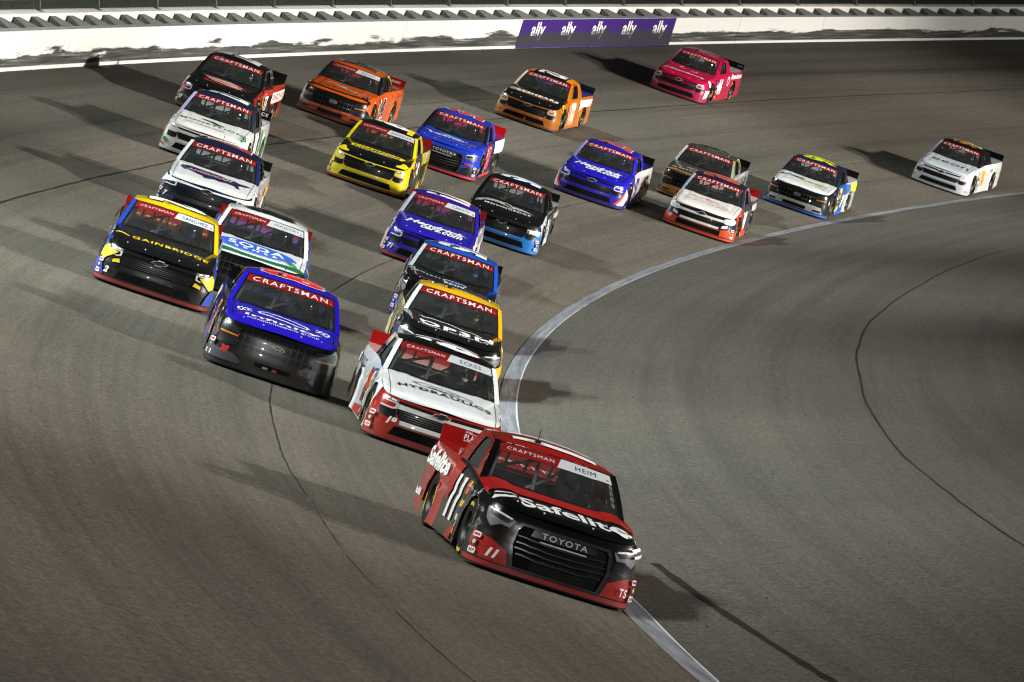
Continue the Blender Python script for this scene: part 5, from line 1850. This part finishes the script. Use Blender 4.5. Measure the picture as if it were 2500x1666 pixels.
# ---- grey and orange
GRY = (70, 68, 64)
t = Truck('ford', (2.692, 165.974, 4.65), 'race_truck', 'grey race truck with amber lower bumper behind the white and orange red truck',
    body=GRY, hood=(64, 62, 58), nose=(22, 20, 18), bar=(176, 116, 24), roof=GRY, cab=(96, 98, 84), pillar_r=(206, 208, 206), pillar_l=(150, 154, 120), fender=(40, 36, 32), door=(150, 150, 146), quarter_panel=(170, 170, 166), lip=(140, 100, 40), spoiler=(16, 15, 16), bed=(56, 52, 50))
t.text('hood', 'AQUA', -.40, .52, .80, .11, (196, 198, 198), 'hood_lettering', bold=.02)
t.shape('hood', stroke([(-.10, .94), (-.34, .90), (-.40, .84), (-.20, .80), (.12, .84), (.30, .80)], .035, .02), (176, 176, 172), 'hood_logo')
t.shape('hood', [(.10, .78), (.30, .82), (.40, .76), (.22, .72)], (196, 110, 30), 'hood_logo')
t.shape('hood', [(-.92, .36), (-.8, .27), (-.6, .20), (-.3, .155), (0, .145), (.3, .155), (.6, .20), (.8, .27), (.92, .36), (.9, .40), (.6, .235), (.3, .19), (0, .18), (-.3, .19), (-.6, .235), (-.9, .40)], (190, 124, 26), 'hood_stripe')
t.roofnum('91', (24, 24, 24), (150, 156, 156), w_=.56)
t.sidetext('l', 'AQUA', -3.9, .78, 1.3, .2, (70, 70, 66), bold=.03)
t.shape('cab_l', stroke([(2.60, 1.40), (2.86, 1.40), (3.06, 1.32), (3.18, 1.18)], .03), (200, 224, 40), 'edge_stripe')
t.driver((60, 64, 66), 'person in a dark helmet at the wheel of the grey truck')

# ---- 02 white and red
t = Truck('chevrolet', (0.928, 167.540, 3.73), 'race_truck', 'white hooded race truck with navy roof, orange red bumper and red script',
    body=WHITE, nose=(28, 32, 44), hood=(232, 230, 226), roof=(28, 32, 54), cab=(30, 34, 46), pillar_r=(176, 182, 214), pillar_l=(40, 46, 66), band=(226, 224, 220), bar=(226, 226, 222), frame=(204, 62, 24), fender=(196, 62, 30), door=(40, 42, 52), quarter_panel=(36, 38, 48), lip=(204, 64, 24), spoiler=(176, 26, 18), bed=(196, 190, 190), cring=(228, 226, 220), vent=(30, 34, 42))
for sg in (-1, 1):
    P = [(s_of_y(.62), .15), (s_of_y(.98), .15), (s_of_y(.985), .33), (s_of_y(.80), .36), (s_of_y(.62), .32)]
    t.shape('nose', P if sg > 0 else mir(P), (204, 66, 26), 'nose_graphic')
    P = [(s_of_y(.62), .36), (s_of_y(.78), .40), (s_of_y(.78), .48), (s_of_y(.64), .44)]
    t.shape('nose', P if sg > 0 else mir(P), (228, 226, 222), 'nose_graphic')
    P = [(s_of_y(.66), .52), (s_of_y(.93), .53), (s_of_y(.97), .62), (s_of_y(.93), .70), (s_of_y(.66), .61)]
    t.shape('nose', P if sg > 0 else mir(P), (230, 228, 224), 'nose_graphic', extra=-.008)
t.shape('hood', stroke([(-.58, 1.0), (-.44, 1.10), (-.40, .98), (-.20, .96), (-.08, 1.04), (-.04, .92), (.10, .90), (.24, .96), (.30, .84), (.46, .80), (.62, .74)], .035, .02), (178, 44, 32), 'hood_script')
t.shape('hood', stroke([(-.10, 1.10), (.10, 1.02), (.26, 1.04)], .04, .01), (178, 44, 32), 'hood_script')
t.shape('hood', stroke([(-.78, .80), (-.4, .74), (-.1, .76), (.2, .70), (.5, .58), (.68, .62)], .014), (40, 40, 44), 'hood_outline')
t.text('hood', 'RACING', .0, .62, 1.2, .07, (176, 90, 70), 'hood_lettering', bold=.0)
t.roofnum('02', (176, 60, 40), (220, 150, 130), w_=.56)
t.bumper_stickers('l')
t.text('nose', '02', -s_of_y(.80), .30, .10, .08, WHITE, 'bumper_number', bold=.04, shear=.2)
t.door('l', '02', WHITE, None, w_=.6)
t.sidetext('l', 'RUSH', -3.9, .86, .95, .17, (228, 228, 226), bold=.04)
t.shape('door_l', [(sn(-1.7), .11), (sn(-3.0), .11), (sn(-3.0), .24), (sn(-2.2), .34), (sn(-1.7), .60)], (200, 62, 26), 'side_graphic')
t.text('spoil', '02', .70, .14, .14, .07, (90, 20, 18), 'spoiler_lettering', bold=.03)
t.stickers('l', 37, 7)
t.driver((60, 90, 60), 'person in a dark helmet at the wheel of the white and orange red truck')

# ---- white Ford with blue lip
t = Truck('ford', (1.101, 164.311, 3.06), 'race_truck', 'white race truck with bright blue lip and yellow topped navy roof',
    body=WHITE, nose=(24, 26, 34), bar=(176, 178, 176), hood=(226, 227, 224), roof=(26, 34, 70), cab=(26, 30, 46), pillar=(28, 34, 54), fender=(24, 30, 48), door=(36, 90, 190), quarter_panel=(206, 210, 206), lip=(30, 104, 210), spoiler=(16, 14, 18), bed=(196, 198, 202))
t.text('hood', 'BATTERIES', -.44, 1.0, .72, .20, (20, 44, 110), 'hood_lettering', bold=.06, shear=.2)
t.text('hood', 'PLUSYARDS', .26, .84, .86, .20, (150, 146, 6), 'hood_lettering', bold=.06, shear=.2)
t.shape('hood', stroke([(.34, .62), (.52, .58), (.68, .48)], .03, .05), (30, 40, 74), 'hood_stroke')
t.roofnum('66', (206, 214, 24), None, w_=.62, h=1.1)
t.shape('door_l', [(sn(-1.75), .22), (sn(-2.15), .22), (sn(-2.35), .90), (sn(-1.95), .90)], (214, 208, 30), 'side_graphic')
t.door('l', '66', (24, 34, 60), (214, 208, 30), x=-2.1, w_=.50, h=.5)
t.shape('door_l', [(sn(-2.45), .30), (sn(-2.62), .30), (sn(-2.98), .66), (sn(-2.62), .66)], WHITE, 'side_graphic')
t.shape('quarter_l', [(sn(-3.05), .66), (sn(-3.6), .72), (sn(-3.6), .96), (sn(-3.05), .98)], (44, 104, 190), 'side_graphic')
t.shape('quarter_l', [(sn(-3.7), .76), (sn(-4.9), .66), (sn(-5.0), .94), (sn(-3.7), .97)], (204, 206, 60), 'side_graphic')
t.shape('door_l', rect(sn(-1.70), .11, sn(-2.98), .19), (30, 104, 210), 'side_graphic')
t.text('nose', 'A', s_of_y(.955), .53, .07, .12, WHITE, 'nose_mark', bold=.05)
t.stickers('l', 41, 7)
t.driver((70, 74, 80), 'person in a dark helmet at the wheel of the white truck with the blue lip')

# ---- far white
t = Truck('chevrolet', (1.136, 160.120, 2.71), 'race_truck', 'white race truck with black roof and ochre door number, farthest right',
    body=(214, 218, 220), nose=(196, 200, 206), hood=(190, 198, 206), roof=(18, 17, 17), cab=(20, 19, 19), cab_l=(22, 21, 20), pillar=(20, 19, 20), pillar_r=(150, 156, 186), fender=(222, 224, 220), door=(228, 228, 222), quarter_panel=(224, 226, 222), lip=(186, 190, 194), spoiler=(18, 14, 18), bed=(176, 184, 194), cring=(206, 208, 208))
t.text('hood', 'eeon', .06, .80, 1.30, .24, (40, 38, 40), 'hood_lettering', bold=.0)
t.shape('roof', [(-.28, -.5), (-.10, -.5), (-.06, .55), (-.24, .55)], (224, 214, 190), 'roof_number')
t.roofnum('76', (170, 130, 40), None, w_=.5, h=.9)
t.door('l', '76', (214, 160, 50), None, w_=.62, h=.58)
t.shape('nose', rect(s_of_y(-.90), .24, s_of_y(-.84), .29), (196, 140, 60), 'sponsor_sticker')
t.shape('nose', rect(s_of_y(.90), .17, s_of_y(.96), .21), (206, 140, 60), 'sponsor_sticker')
t.sidetext('l', 'eeon', -3.4, .80, .4, .10, (110, 112, 112), bold=.0)
t.stickers('l', 43, 6)
t.driver((110, 110, 116), 'person in a dark helmet at the wheel of the far white truck')

# ------------------------------------------------------------------ logos on the wall banner
def bansurf(a, b_):
    ph = BA1 - math.degrees(a / 272.0)
    return wall_pt(-.022, b_, ph)
m_logo = bannermat('banner_logo_print', (226, 220, 214))
for i in range(5):
    L_ = math.radians(BA1 - BA0) * 272
    cx = L_ * (.115 + i * .198)
    me = text_patch('banner_logo', lambda a, b_: bansurf(a, b_), 'ally', cx, .60, 1.35, .66, bold=.02, off=.004, step=.4)
    ul = me.uv_layers.new(name='UVMap')
    for lp in me.loops:
        v = me.vertices[lp.vertex_index].co
        d = v - CTR
        ph = math.atan2(d.y, d.x) % (2 * PI)
        hgt = (v - tp(WALL_R, math.degrees(ph))).dot(Vector((0, 0, CB)) - er(ph) * SB)
        ul.data[lp.index].uv = (ph * 272.0, hgt)
    o = link_mesh('banner_logo', me, m_logo, banner)
